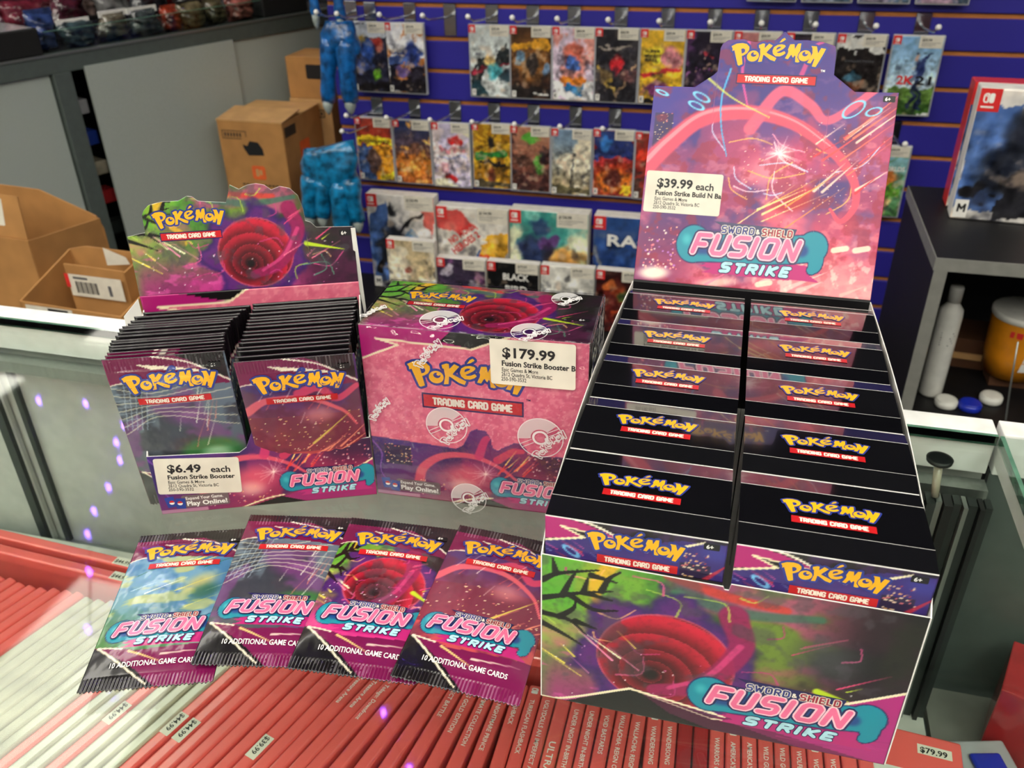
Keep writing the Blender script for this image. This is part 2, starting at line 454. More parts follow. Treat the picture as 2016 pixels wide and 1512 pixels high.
class PR:
    """flat print in mm, stacked in thin layers"""
    def __init__(s):
        s.v = []; s.f = []; s.m = []; s.names = []
    def mi(s, name):
        if name not in s.names:
            s.names.append(name)
        return s.names.index(name)
    def add(s, V, F, m, z):
        b = len(s.v); k = s.mi(m)
        s.v += [(x, y, z) for x, y in V]
        for f in F:
            s.f.append(tuple(b + i for i in f)); s.m.append(k)
        return s
    def poly(s, loops, m, z):
        if not isinstance(loops[0][0], (tuple, list)):
            loops = [loops]
        flat = [p for l in loops for p in l]
        tri = tessellate_polygon([[Vector((p[0], p[1], 0)) for p in l] for l in loops])
        F = []
        for t in tri:
            a, b, c = (flat[i] for i in t)
            if (b[0] - a[0]) * (c[1] - a[1]) - (b[1] - a[1]) * (c[0] - a[0]) < 0:
                t = (t[0], t[2], t[1])
            F.append(tuple(t))
        return s.add(flat, F, m, z)
    def rect(s, x0, y0, x1, y1, m, z, n=1):
        V = []
        for i in range(n + 1):
            xx = x0 + (x1 - x0) * i / n; V += [(xx, y0), (xx, y1)]
        return s.add(V, [(2 * i, 2 * i + 2, 2 * i + 3, 2 * i + 1) for i in range(n)], m, z)
    def rrect(s, x0, y0, x1, y1, r, m, z):
        P = []
        for cx, cy, a0 in ((x1 - r, y0 + r, -90), (x1 - r, y1 - r, 0), (x0 + r, y1 - r, 90), (x0 + r, y0 + r, 180)):
            for k in range(5):
                a = math.radians(a0 + 22.5 * k); P.append((cx + r * math.cos(a), cy + r * math.sin(a)))
        return s.add(P, [tuple(range(len(P)))], m, z)
    def ell(s, cx, cy, rx, ry, m, z, n=24):
        return s.add(ellpts(cx, cy, rx, ry, n), [tuple(range(n))], m, z)
    def ringd(s, cx, cy, r0, r1, m, z, n=28, a0=0, a1=360):
        V = []; F = []
        for k in range(n + 1):
            a = math.radians(a0 + (a1 - a0) * k / n)
            V += [(cx + r0 * math.cos(a), cy + r0 * math.sin(a)), (cx + r1 * math.cos(a), cy + r1 * math.sin(a))]
        for k in range(n):
            F.append((2 * k, 2 * k + 1, 2 * k + 3, 2 * k + 2))
        return s.add(V, F, m, z)
    def stroke(s, pts, w, m, z, closed=False, cap=6):
        V = []; F = []; n = len(pts)
        for i in range(n if closed else n - 1):
            p, q = pts[i], pts[(i + 1) % n]; dx, dy = q[0] - p[0], q[1] - p[1]; L = math.hypot(dx, dy) or 1e-6
            ox, oy = -dy / L * w, dx / L * w; b = len(V)
            zi = z + .0012 * (i % 20)
            V += [(p[0] - ox, p[1] - oy, zi), (q[0] - ox, q[1] - oy, zi), (q[0] + ox, q[1] + oy, zi), (p[0] + ox, p[1] + oy, zi)]
            F.append((b, b + 1, b + 2, b + 3))
        if cap:
            for i, p in enumerate(pts):
                if not closed and i == n - 1 and p == pts[0]:
                    continue
                zi = z + .026 + .0008 * (i % 20)
                b = len(V); V += [(x, y, zi) for x, y in ellpts(p[0], p[1], w, w, cap, math.pi / cap)]; F.append(tuple(range(b, b + cap)))
        b = len(s.v); k = s.mi(m)
        s.v += V
        for f in F:
            s.f.append(tuple(b + i for i in f)); s.m.append(k)
        return s
    def logo(s, x, y, w, z=0.1, face='logo_yellow', edge='logo_blue', e=0.022, sy=1.0):
        for g in LOGO:
            loops = [[(x + p[0] * w, y + p[1] * w * sy) for p in c] for c in g]
            s.stroke(loops[0], e * w, edge, z, True)
            s.poly([loops[0]], edge, z + .045)
            if face:
                s.poly(loops, face, z + 0.08)
        return s
    def block(s, t, x, y, w, h, wt, m, z, shear=0.0, gap=0.3, cap=6, sq=False):
        tot = sum(BL[c][0] for c in t) + gap * (len(t) - 1); k = w / tot; cx = 0
        for ci, c in enumerate(t):
            for pi_, pl in enumerate(BL[c][1]):
                P = [(x + (cx + px) * k + py * h * shear, y + py * h) for px, py in pl]
                s.stroke(P, wt, m, z + .0004 * pi_ + .0002 * ci, False, cap)
            cx += BL[c][0] + gap
        return s
    def text(s, t, x, y, size, m, z, off=0.0, sx=1.0, fit=None, shear=0.0, rot=0.0, align='L'):
        V, F = text_geo(t, off)
        if not V:
            return s
        wd_ = max(v[0] for v in V)
        if fit:
            sx = fit / (wd_ * size)
        x0 = x - (wd_ * size * sx / 2 if align == 'C' else 0)
        c, sn = math.cos(rot), math.sin(rot); out = []
        for a, b in V:
            px = a * size * sx + b * size * shear; py = b * size
            out.append((x0 + px * c - py * sn, y + px * sn + py * c))
        return s.add(out, F, m, z)
    def tcg(s, x, y, w, h, z=0.1, edge=True):
        if edge:
            s.rect(x - h * .12, y - h * .14, x + w + h * .12, y + h * 1.14, 'logo_navy', z)
        s.rect(x, y, x + w, y + h, 'banner_red', z + .05, 16)
        s.block('TRADING CARD GAME', x + w * .1, y + h * .24, w * .8, h * .52, h * .075, 'print_cream', z + .1, 0.0, .34, 4)
        return s
    def fusion(s, x, y, w, z=0.1):
        """SWORD & SHIELD / FUSION / STRIKE, w = width of the word FUSION"""
        k = w / 83.0
        s.block('FUSION', x + 3 * k, y + 6.4 * k, 70 * k, 12.4 * k, 3.7 * k, 'logo_navy', z, .3, .42, 8)
        s.block('FUSION', x + 3 * k, y + 6.4 * k, 70 * k, 12.4 * k, 2.5 * k, 'fusion_light', z + .05, .3, .42, 8)
        s.block('FUSION', x + 3 * k, y + 6.4 * k, 70 * k, 12.4 * k, 1.5 * k, 'fusion_pink', z + .1, .3, .42, 8)
        s.block('STRIKE', x + 24 * k, y - 5.6 * k, 46 * k, 5.6 * k, 1.75 * k, 'logo_navy', z + .02, .35, .5, 6)
        s.block('STRIKE', x + 24 * k, y - 5.6 * k, 46 * k, 5.6 * k, 1.15 * k, 'strike_ice', z + .07, .35, .5, 6)
        s.poly([(x + 16 * k, y + 29 * k), (x + 24 * k, y + 25 * k), (x + 20 * k, y + 20 * k), (x + 48 * k, y + 19.6 * k), (x + 50 * k, y + 17.8 * k), (x + 52 * k, y + 19.6 * k), (x + 71 * k, y + 20 * k), (x + 73 * k, y + 27.5 * k), (x + 50 * k, y + 28 * k)], 'logo_navy', z + .02)
        s.block('SWORD', x + 22 * k, y + 21.6 * k, 22 * k, 4.4 * k, 1.0 * k, 'print_cream', z + .08, .05, .4, 4)
        s.block('SWORD', x + 22 * k, y + 21.6 * k, 22 * k, 4.4 * k, .55 * k, 'sword_blue', z + .13, .05, .4, 4)
        s.block('&', x + 45.6 * k, y + 22.2 * k, 2.4 * k, 3 * k, .35 * k, 'print_cream', z + .1, 0, .3, 4)
        s.block('SHIELD', x + 50 * k, y + 21.6 * k, 20 * k, 4.4 * k, 1.0 * k, 'print_cream', z + .08, .05, .4, 4)
        s.block('SHIELD', x + 50 * k, y + 21.6 * k, 20 * k, 4.4 * k, .55 * k, 'shield_red', z + .13, .05, .4, 4)
        return s
    def sticker(s, x, y, w, h, price, each, l2, z=0.0, rot=0.0):
        """shop price sticker; rows of black print, l2 runs to the cut edge"""
        b = len(s.v)
        s.rrect(0, 0, w, h, 1.6, 'sticker_paper', z)
        fs = h * .30
        s.text(price, w * .145, h * .615, fs * 1.0, "ink_black", z + .12, .03, fit=w * (.62 if not each else .40 if len(price) < 6 else .47))
        if each:
            s.text(each, w * .655, h * .60, fs * .80, 'ink_black', z + .12, .022, sx=1.0)
        s.text(l2[0], w * .135, h * .425, h * .165, 'ink_black', z + .12, .03, fit=w * l2[1])
        s.text('Epic Games & More', w * .135, h * .30, h * .12, 'ink_black', z + .12, .008, fit=w * .43)
        s.text('2612 Quadra St, Victoria BC', w * .13, h * .195, h * .12, 'ink_black', z + .12, .008, fit=w * .60)
        s.text('250-590-3532', w * .125, h * .09, h * .12, 'ink_black', z + .12, .008, fit=w * .30)
        c, sn = math.cos(rot), math.sin(rot)
        for i in range(b, len(s.v)):
            px, py, pz = s.v[i]
            s.v[i] = (x + px * c - py * sn, y + px * sn + py * c, pz)
        return s
    def build(s, name, parent, M, zf=None, zs=1.0):
        me = bpy.data.meshes.new(name)
        V = []
        for (x, y, z) in s.v:
            z = z * zs
            if zf:
                z = z + zf(x, y)
            V.append(tuple(M @ Vector((x * .001, y * .001, z * .001))))
        me.from_pydata(V, [], s.f)
        me.polygons.foreach_set('material_index', s.m)
        return finish(name, me, s.names, parent)

# ------------------------------------------------------------------ materials
mat('card_print', attr=True, rough=0.38, coat=0.12, coat_rough=0.15, bump=0.02, bscale=500)
mat('foil_print', attr=True, rough=0.26, coat=0.5, coat_rough=0.1, bump=0.5, bscale=40, spec=0.6)
mat('cover_print', attr=True, rough=0.3, coat=0.5, coat_rough=0.08)
mat('white_card', (232, 230, 224), rough=0.6)
mat('logo_yellow', (245, 180, 28), rough=0.3, coat=0.3, var=0.03)
mat('logo_blue', (44, 58, 140), rough=0.3, coat=0.3)
mat('logo_navy', (28, 24, 84), rough=0.3, coat=0.3)
mat('banner_red', (196, 30, 34), rough=0.3, coat=0.3)
mat('print_cream', (240, 232, 215), rough=0.35)
mat('fusion_light', (255, 196, 210), rough=0.3, coat=0.2)
mat('fusion_pink', (238, 108, 152), rough=0.3, coat=0.2)
mat('strike_ice', (176, 222, 232), rough=0.3, var=0.12, vscale=250)
mat('sword_blue', (54, 60, 130), rough=0.3, var=0.3, vscale=300)
mat('shield_red', (160, 40, 62), rough=0.3, var=0.3, vscale=300)
mat('sticker_paper', (222, 216, 200), rough=0.55)
mat('ink_black', (16, 14, 18), rough=0.5)
mat('ink_gray', (90, 90, 94), rough=0.5)
mat('black_card', (9, 8, 12), rough=0.5)
mat('magenta_card', (160, 30, 110), rough=0.4)
mat('gloss_black', (10, 10, 14), rough=0.09, coat=1.0, coat_rough=0.03, bump=0.03, bscale=30, spec=0.7)
mat('fold_white', (225, 222, 220), rough=0.4)
mat('cardboard', (176, 126, 70), rough=0.85, var=0.08, vscale=25, bump=0.05, bscale=80)
mat('cardboard_pale', (196, 152, 98), rough=0.85, var=0.08, vscale=25)
mat('cardboard_edge', (205, 165, 112), rough=0.9)
mat('grey_panel', (174, 183, 176), rough=0.55, var=0.03, vscale=400)
mat('grey_rail', (92, 102, 98), rough=0.45, metal=0.2, var=0.05)
mat('dark_void', (12, 12, 14), rough=0.8)
mat('slat_blue', (46, 40, 150), rough=0.42, var=0.08, vscale=3, bump=0.02, bscale=300)
mat('groove_wood', (190, 118, 56), rough=0.8)
mat('chrome', (205, 207, 210), rough=0.18, metal=1.0)
mat('red_logo', (222, 48, 48), rough=0.35, coat=0.4)
mat('logo_white', (240, 238, 232), rough=0.4)
mat('white_frame', (250, 251, 246), rough=0.35, coat=0.3)
mat('shelf_white', (205, 206, 198), rough=0.5)
mat('inner_panel', (186, 188, 182), rough=0.35, coat=0.3)
mat('aluminium', (150, 154, 150), rough=0.32, metal=0.7, stretch=(4, 4, .3))
mat('alu_dark', (60, 66, 64), rough=0.4, metal=0.5)
mat('glass_edge', (96, 140, 118), rough=0.1, coat=1.0, var=0.2)
mat('case_red', (236, 100, 94), rough=0.22, coat=0.6, var=0.06, vscale=20)
mat('case_red_dark', (176, 44, 48), rough=0.22, coat=0.6)
mat('case_clear', (186, 178, 156), rough=0.15, coat=0.9, var=0.25, vscale=30)
mat('case_grey', (172, 172, 176), rough=0.2, coat=0.7)
mat('shelf_black', (17, 16, 18), rough=0.5, spec=.3, var=0.15, vscale=40, stretch=(.3, 3, 3))
mat('edge_grey', (128, 128, 122), rough=0.5)
mat('bottle_white', (214, 214, 206), rough=0.3, coat=0.3)
mat('cap_blue', (22, 44, 170), rough=0.35, coat=0.3)
mat('tub_orange', (222, 140, 22), rough=0.4, coat=0.3)
mat('tub_white', (222, 222, 214), rough=0.4)
mat('plush_blue', (14, 92, 160), rough=0.3, var=0.42, vscale=60, bump=0.6, bscale=40, coat=0.4)
mat('plush_teal', (12, 118, 168), rough=0.3, var=0.42, vscale=55, bump=0.6, bscale=40, coat=0.4)
mat('claw_grey', (150, 160, 156), rough=0.45)
mat('rubber_black', (24, 26, 26), rough=0.35)
mat('carpet', (46, 46, 52), rough=0.95, bump=0.3, bscale=300)
mat('wall_paint', (150, 150, 158), rough=0.9)
mat('dark_paint', (30, 30, 36), rough=0.9)
mat('ceiling_tile', (205, 206, 200), rough=0.95, bump=0.1, bscale=100)
mat('lamp_panel', (255, 255, 255), emit=(255, 250, 236), estr=PANEL_POWER)
mat('tube_light', (255, 255, 255), emit=(255, 244, 226), estr=26)  # glow of the fill tube added inside the counter
mat('led_violet', (120, 80, 255), emit=(120, 70, 255), estr=160)
mat('orange_ink', (226, 98, 40), rough=0.7)
mat('dark_ink', (58, 46, 30), rough=0.8)
mat('brown_box', (84, 50, 26), rough=0.8)
mat('bag_gloss', attr=False, col=(150, 140, 130), rough=0.15, coat=0.8, bump=0.8, bscale=60)
clear_mat('counter_glass', (243, 248, 245), 1.5, 0.03, boost=0.8)
clear_mat('wrap_film', (246, 246, 248), 1.5, 0.04, bump=0.55, bscale=70, boost=1.25)
clear_mat('case_film', (250, 250, 250), 1.4, 0.08)
clear_mat('wrap_print', (255, 235, 240), 1.4, 0.2, white=0.5)
clear_mat('wrap_print_line', (255, 240, 245), 1.4, 0.2, white=0.78)
ORD = ['first', 'second', 'third', 'fourth', 'fifth', 'sixth', 'seventh', 'eighth', 'ninth', 'tenth', 'eleventh', 'twelfth', 'thirteenth', 'fourteenth', 'fifteenth', 'sixteenth', 'seventeenth', 'eighteenth', 'nineteenth']
# ================================================================== the room
def slab(name, x0, y0, z0, x1, y1, z1, m):
    return struct(obj(name, MB().quadbox(x0, y0, z0, x1, y1, z1), [m]))
slab('floor', -5, -3, FLOOR - .06, 3.2, 5, FLOOR, 'carpet')
slab('ceiling', -5, -3, CEIL + .012, 3.2, 5, CEIL + .08, 'ceiling_tile')
slab('wall_left', -5.1, -3, FLOOR, -5, 5, CEIL, 'wall_paint')
slab('wall_right', 3.2, -3, FLOOR, 3.3, 5, CEIL, 'wall_paint')
slab('wall_front', -5, -3.1, FLOOR, 3.2, -3, CEIL, 'wall_paint')
slab('wall_far', -5, 5, FLOOR, 3.2, 5.1, CEIL, 'dark_paint')
wall = struct(obj('wall_back', MB().quadbox(-1.05, 2.172, FLOOR, 3.2, 2.24, CEIL), ['groove_wood']))
slat_me = None
PITCH, Z0 = 0.0763, 0.0687
for k in range(-13, 23):
    zt = Z0 + k * PITCH - 0.0035
    if slat_me is None:
        o = obj('slat', MB().quadbox(-1.05, 2.165, -(PITCH - .0105), 3.2, 2.172, 0), ['slat_blue'], wall, bevel=.0015, bseg=1)
        slat_me = o.data
    else:
        o = share('slat', slat_me, wall)
    o.location = (0, 0, zt)

slab('trim_1', -1.05, 2.12, .52, 3.2, 2.164, CEIL, 'dark_paint')  # unseen dark board, added to darken the reflections in the box tops
# ceiling light panels - two read from reflections in the glass, more added to brighten
PANELS = [(-3.62, 2.405), (-1.81, 1.25), (0.05, -0.05), (-3.62, 0.0), (1.85, 0.6), (-1.81, -1.3), (1.0, -1.3), (-0.6, -2.2), (-3.4, -1.9), (-3.0, 4.0), (2.4, -2.0), (-0.9, -0.6), (0.9, -0.5), (-2.3, -0.3), (-1.0, -1.7), (0.2, -1.9), (1.9, -0.8), (-3.0, -1.0), (-4.4, 1.2)]
for i, (x, y) in enumerate(PANELS):
    t = thing('ceiling_light', 'recessed ceiling light panel in the shop, ' + '%s of the row' % ORD[i], 'ceiling light', (x, y, CEIL), 0, 'ceiling light panels')
    obj('diffuser', MB().quadbox(-.3, -.6, -.004, .3, .6, .004), ['lamp_panel'], t)
    fr = MB()
    for a in ((-.32, -.62, .32, -.6), (-.32, .6, .32, .62), (-.32, -.6, -.3, .6), (.3, -.6, .32, .6)):
        fr.quadbox(a[0], a[1], -.008, a[2], a[3], .012)
    obj('lamp_frame', fr, ['white_frame'], t)
# violet string lights hung under the ceiling (seen as sparks in the glass)
LED = [(-2.99, 2.73), (-2.76, 2.757), (-2.615, 2.83), (-2.477, 2.64), (-2.428, 2.52), (-2.33, 2.41), (-2.26, 2.24), (-2.22, 2.10), (-2.157, 1.98), (-2.02, 1.81), (-1.85, 1.58), (-0.81, 1.51), (-0.674, 1.357)]
t = thing('string_lights', 'string of small violet lights reflected as sparks in the glass counter', 'string lights', (-2.2, 2.1, 1.7))
obj('cord', MB().tube([(x + 2.2, y - 2.1, .03) for x, y in LED], .003, 6), ['rubber_black'], t)
bulb = None
for x, y in LED:
    if bulb is None:
        o = obj('bulb', MB().ball((0, 0, 0), (.007, .008), 6), ['led_violet'], t, smooth=True); bulb = o.data
    else:
        o = share('bulb', bulb, t)
    o.location = (x + 2.2, y - 2.1, .012)

# ================================================================== the glass counter the goods stand on
ctr = thing('display_counter', 'glass topped display counter with white rear rail and packaged games inside', 'counter', (-.5, .3, FLOOR))
def cbox(name, x0, y0, z0, x1, y1, z1, m, par=ctr, off=(-.5, .3, FLOOR), bevel=0):
    return obj(name, MB().quadbox(x0 - off[0], y0 - off[1], z0 - off[2], x1 - off[0], y1 - off[1], z1 - off[2]), [m], par, bevel=bevel)
XL, XR = -1.5, .2045
g = cbox('glass_top', XL, .0, -.008, XR, .5985, 0, 'counter_glass')
cbox('glass_rim', XL, .5985, -.008, XR, .6015, 0, 'glass_edge')
cbox('rear_rail', XL, .6015, -.036, XR, .622, .0005, 'white_frame', bevel=.001)
cbox('rear_track', XL, .585, -.052, XR, .600, -.040, 'aluminium')
cbox('lower_track', XL, .592, -.30, XR, .606, -.285, 'aluminium')
cbox('sliding_door', XL, .601, -.95, -.703, .606, -.037, 'inner_panel')
cbox('sliding_door', -.712, .608, -.95, XR, .613, -.037, 'inner_panel')
cbox('door_stile', -.716, .596, -.285, -.706, .601, -.052, 'alu_dark')
cbox('door_stile', -.690, .603, -.285, -.684, .608, -.052, 'alu_dark')
cbox('inner_shelf', XL, .03, -.275, XR, .585, -.267, 'shelf_white')
cbox('base_cabinet', XL, .01, FLOOR, XR, .62, -.95, 'grey_panel')
cbox('front_glass', XL, .003, -.95, XR, .009, -.009, 'counter_glass')
cbox('end_panel', XL - .02, .0, FLOOR, XL, .622, 0, 'grey_panel')
# uprights of the counter's end frame: a row of ribbed aluminium strips
for i, (x, w, m) in enumerate([(.146, .0075, 'aluminium'), (.1545, .0035, 'rubber_black'), (.159, .006, 'alu_dark'), (.166, .004, 'aluminium'), (.171, .006, 'rubber_black'), (.178, .005, 'alu_dark'), (.184, .003, 'aluminium'), (.188, .006, 'alu_dark'), (.195, .0035, 'rubber_black'), (.1995, .0045, 'alu_dark')]):
    cbox('upright', x, .560 + .004 * (i % 2), -.95, x + w, .575, -.040, m)
# added fill light: a slim unseen tube to brighten the cases under the glass
cbox('light_housing', XL + .05, .011, -.030, XR - .02, .026, -.009, 'aluminium')
obj('light_tube', MB().tube([(XL + .08 + .5, .0300 - .3, -.024 - FLOOR), (XR - .05 + .5, .0300 - .3, -.024 - FLOOR)], .0045, 10), ['tube_light'], ctr, smooth=True)
# suction holder under the glass
sh = thing('suction_holder', 'black rubber suction disc with clear stem under the glass near the right corner', 'suction cup', (.163, .574, -.0085))
obj('disc', MB().lathe([(.0088, -.003), (.0092, -.0005), (.007, 0)], 24), ['rubber_black'], sh, smooth=True)
obj('rim', MB().lathe([(.0062, -.0045), (.0062, -.003)], 20), ['aluminium'], sh)
obj('stem', MB().tube([(0, 0, -.004), (0.001, -.004, -.02), (.002, -.006, -.03)], .003, 10), ['case_clear'], sh, smooth=True)
# second counter on the right
c2 = thing('display_counter', 'second glass topped counter starting at the right edge of the picture', 'counter', (.7, .3, FLOOR))
o2 = (.7, .3, FLOOR)
cbox('glass_top', .2085, .0, -.008, 1.3, .5985, 0, 'counter_glass', c2, o2)
cbox('glass_rim', .2055, .0, -.008, .2085, .6, 0, 'glass_edge', c2, o2)
cbox('rear_rail', .2085, .6015, -.036, 1.3, .622, .0005, 'white_frame', c2, o2, bevel=.001)
cbox('side_rail', .2068, .36, -.024, .2125, .598, -.010, 'white_frame', c2, o2)
cbox('sliding_door', .2085, .606, -.95, 1.3, .612, -.037, 'grey_rail', c2, o2)
cbox('inner_shelf', .2085, .03, -.275, 1.3, .6, -.267, 'edge_grey', c2, o2)
cbox('base_cabinet', .2085, .01, FLOOR, 1.3, .62, -.95, 'grey_panel', c2, o2)
cbox('end_panel', 1.3, 0, FLOOR, 1.32, .622, 0, 'grey_panel', c2, o2)
# boxed goods seen through the second counter
t = thing('carton', 'red box with a white barcode label under the glass at the right edge', 'box', (.285, .555, -.266), math.radians(-20))
obj('body', MB().quadbox(-.035, -.03, 0, .05, .03, .075), ['case_red_dark'], t, bevel=.001)
p = PR(); p.rect(-10, -28, 40, 10, 'sticker_paper', 0.1)
for k in range(9):
    p.rect(-6 + k * 3.2, -24, -6 + k * 3.2 + (1.2 if k % 3 else 2), -12, 'ink_black', .2)
p.rect(-6, -4, 30, -2, 'ink_gray', .2); p.rect(-6, 2, 22, 4, 'ink_gray', .2)
p.build('label', t, Matrix.Translation((0, 0, .0752)))
t = thing('figure_box', 'small clear plastic box with a blue and white item under the glass', 'box', (.236, .505, -.266), math.radians(15))
obj('body', MB().quadbox(-.022, -.02, 0, .022, .02, .03), ['case_grey'], t, bevel=.002)
obj('insert', MB().quadbox(-.012, -.010, .0302, .012, .006, .034), ['cap_blue'], t, bevel=.002)

# ------------------------------------------------------------------ game cases standing spine-up on the inner shelf
SP_TOP = -.160
def symbol(p, x, y, h, m, z):
    """the two-controller mark: an outlined left half and a filled right half"""
    w = h * .46
    p.stroke([(x + w * .35, y + h * .1), (x + w * .9, y + h * .1), (x + w * .9, y + h * .9), (x + w * .35, y + h * .9), (x + w * .1, y + h * .75), (x + w * .1, y + h * .25)], h * .07, m, z, True, 4)
    p.ell(x + w * .5, y + h * .7, h * .09, h * .09, m, z, 8)
    p.rrect(x + w * 1.12, y + h * .03, x + w * 2.1, y + h * .97, h * .18, m, z)
    return p
TITLES = {0: '', 1: "", 2: 'WONDER BOY', 3: 'WONDER BOY', 4: 'WOLFENSTEIN', 5: 'WILD GUNS RELOADED', 6: 'WILD GUNS RELOADED', 7: "AMERICA'S GREATEST GAME", 8: "AMERICA'S GREATEST GAME", 9: 'WARRIORS OROCHI', 10: '', 11: '',
          12: 'WANDERSONG', 13: 'WANDERSONG', 14: 'WALLACHIA: REIGN OF DRACULA', 15: 'WALLACHIA: REIGN OF DRACULA', 16: 'VOID BASTARDS', 17: 'UNDER NIGHT IN-BIRTH EXE:LATE', 18: 'UNDER NIGHT IN-BIRTH EXE:LATE', 19: 'ULTRAWINGS', 20: 'UGLYDOLLS AN IMPERFECT ADVENTURE',
          21: 'TURRICAN FLASHBACK', 22: 'FLASHBACK', 23: 'THE NIGHTMARE PRINCE', 24: 'ULTIMATE COLLECTION', 25: 'SING GOLD EDITION', 26: 'SUBJECT BATTLE', 30: 'Take no Tobago: Downfront', 31: 'Super Treasure Arena', 32: 'Super Treasure Arena'}
def ordinal(n):
    if n <= 19:
        return ORD[n - 1]
    tens = {2: 'twent', 3: 'thirt', 4: 'fort', 5: 'fift', 6: 'sixt', 7: 'sevent'}[n // 10]
    return tens + 'ieth' if n % 10 == 0 else tens + 'y-' + ORD[n % 10 - 1]
case_me = {}
def spine_case(x, y, ang, m, title, label, group, z=SP_TOP, tagtxt=None, big=False, logo=True):
    """local: spine along -y from the origin, 10.6 mm thick in x, top face at z = 0"""
    t = thing('game_case', label, 'game case', (x, y, z - .105), ang, group)
    if m not in case_me:
        mb = MB().quadbox(-.0050, -.170, .0, .0050, 0, .105)
        mb.quadbox(-.0052, -.1702, .094, .0052, .0002, .0955)
        o = obj('shell', mb, [m], t, smooth=False, bevel=.0022, bseg=3); case_me[m] = o.data
    else:
        share('shell', case_me[m], t)
    p = PR()
    # text runs towards the viewer: local text x -> -y, text up -> +x
    if logo:
        symbol(p, 3.5, -2.6, 5.2, 'logo_white', .15)
        p.build('spine_logo', t, frame((0, 0, .105), (0, -1, 0), (1, 0, 0))); p = PR()
    if title:
        s = 6.4 if big else 4.6
        p.text(title, 14 if not big else 46, -s * .33, s, 'logo_white', .15, .012, sx=.95 if not big else 1.3)
    if tagtxt:
        p.rect(92, -4.2, 112, 4.2, 'sticker_paper', .15); p.text(tagtxt, 93, -2.2, 5.6, 'ink_black', .2, .02)
    if p.v:
        p.build('spine_print', t, frame((0, 0, .105), (0, -1, 0), (1, 0, 0)))
    return t
rnd = random.Random(5)
x = .128; n = 0
ncase = 72
while n < ncase:
    if x > -.12:
        a = -2 + (x < -.02) * 2
    else:
        a = min(17, 2 + (-.12 - x) * 190)
    m = 'case_red'
    if n in (10, 11):
        m = 'case_red_dark'
    if 41 <= n <= 55 and n not in (44, 47):
        m = 'case_clear'  # pale colour also stands in for the ceiling panel's glare on the glass
    lab = ('clear pale' if m == 'case_clear' else 'deep red' if m == 'case_red_dark' else 'red') + ' plastic game case under the glass, %s spine from the right end' % ordinal(n + 1)
    spine_case(x, .432 + rnd.uniform(-.002, .002), math.radians(-a), m, TITLES.get(n, ''), lab, 'game cases standing spine up under the glass',
               tagtxt={39: '$44.99', 40: '$44.99', 34: '$39.99', 44: '$44.99'}.get(n), big=(n == 19), logo=(n < 28))
    x -= .0108 / math.cos(math.radians(a)) + rnd.uniform(0, .0003)
    n += 1
# cases lying crosswise behind that row
k = 0
for (x0, yy, tg, tt) in [(-.475, .474, '$44.99', ''), (-.466, .457, '$44.99', ''), (-.283, .475, None, ''), (-.281, .459, None, ''), (-.100, .476, None, 'SPEED LIMITED'), (-.100, .4605, None, 'SPEED LIMITED'), (.085, .476, None, ''), (.085, .460, None, '')]:
    lab = 'red crosswise game case under the glass, ' + ['back one of the left pair', 'front one of the left pair', 'back one below the loose packs', 'front one below the loose packs', 'back one right of the loose packs', 'front one right of the loose packs', 'back one beneath the tall display', 'front one beneath the tall display'][k]
    t = thing('game_case', lab, 'game case', (x0, yy, SP_TOP - .105), math.radians(90 - 3), 'game cases lying crosswise under the glass')
    share('shell', case_me['case_red'], t).location = (0, .170, 0)
    p = PR()
    if tg:
        p.rect(-22, -4.6, -4, 4.6, 'sticker_paper', .15)
        p.text(tg, -21, -2.4, 5.6, 'ink_black', .2, .02)
    if tt:
        p.text(tt, -48, -2.0, 5.2, 'logo_white', .15, .015)
    if p.v:
        p.build('spine_print', t, frame((0, 0, .105), (0, -1, 0), (1, 0, 0)))
    k += 1
# a case lying flat at the right end with a price tag
t = thing('game_case', 'red framed game case lying flat under the glass with a 79.99 price tag', 'game case', (.190, .452, -.267), math.radians(-4))
obj('stand', MB().quadbox(-.15, -.06, 0, 0, .0, .094), ['inner_panel'], t)
obj('shell', MB().quadbox(-.064, -.165, .0945, .003, .003, .105), ['case_red'], t, bevel=.002)
p = PR(); p.rect(-26, -14.5, -4, -6.5, 'sticker_paper', .15); p.text('$79.99', -24.5, -13, 6.4, 'ink_black', .2, .025)
symbol(p, -54, -24, 6, 'logo_white', .15); p.rect(-60, -160, 0, -30, 'tub_white', .12)
p.build('cover_print', t, Matrix.Translation((0, 0, .105)))
# ================================================================== printed art (abstract; no figures)
def city(a, x0, y0, x1, y1, seed=3, dark=(48, 22, 60), n=60):
    a.rect(x0, y0, x1, y1, dark, .75)
    r = random.Random(seed)
    for i in range(n):
        x = r.uniform(x0, x1); y = r.uniform(y0, y1)
        a.rect(x, y, x + r.uniform(.5, 1.3), y + r.uniform(.3, .7), r.choice([(240, 190, 120), (255, 230, 190), (230, 120, 120)]), .85)
    return a

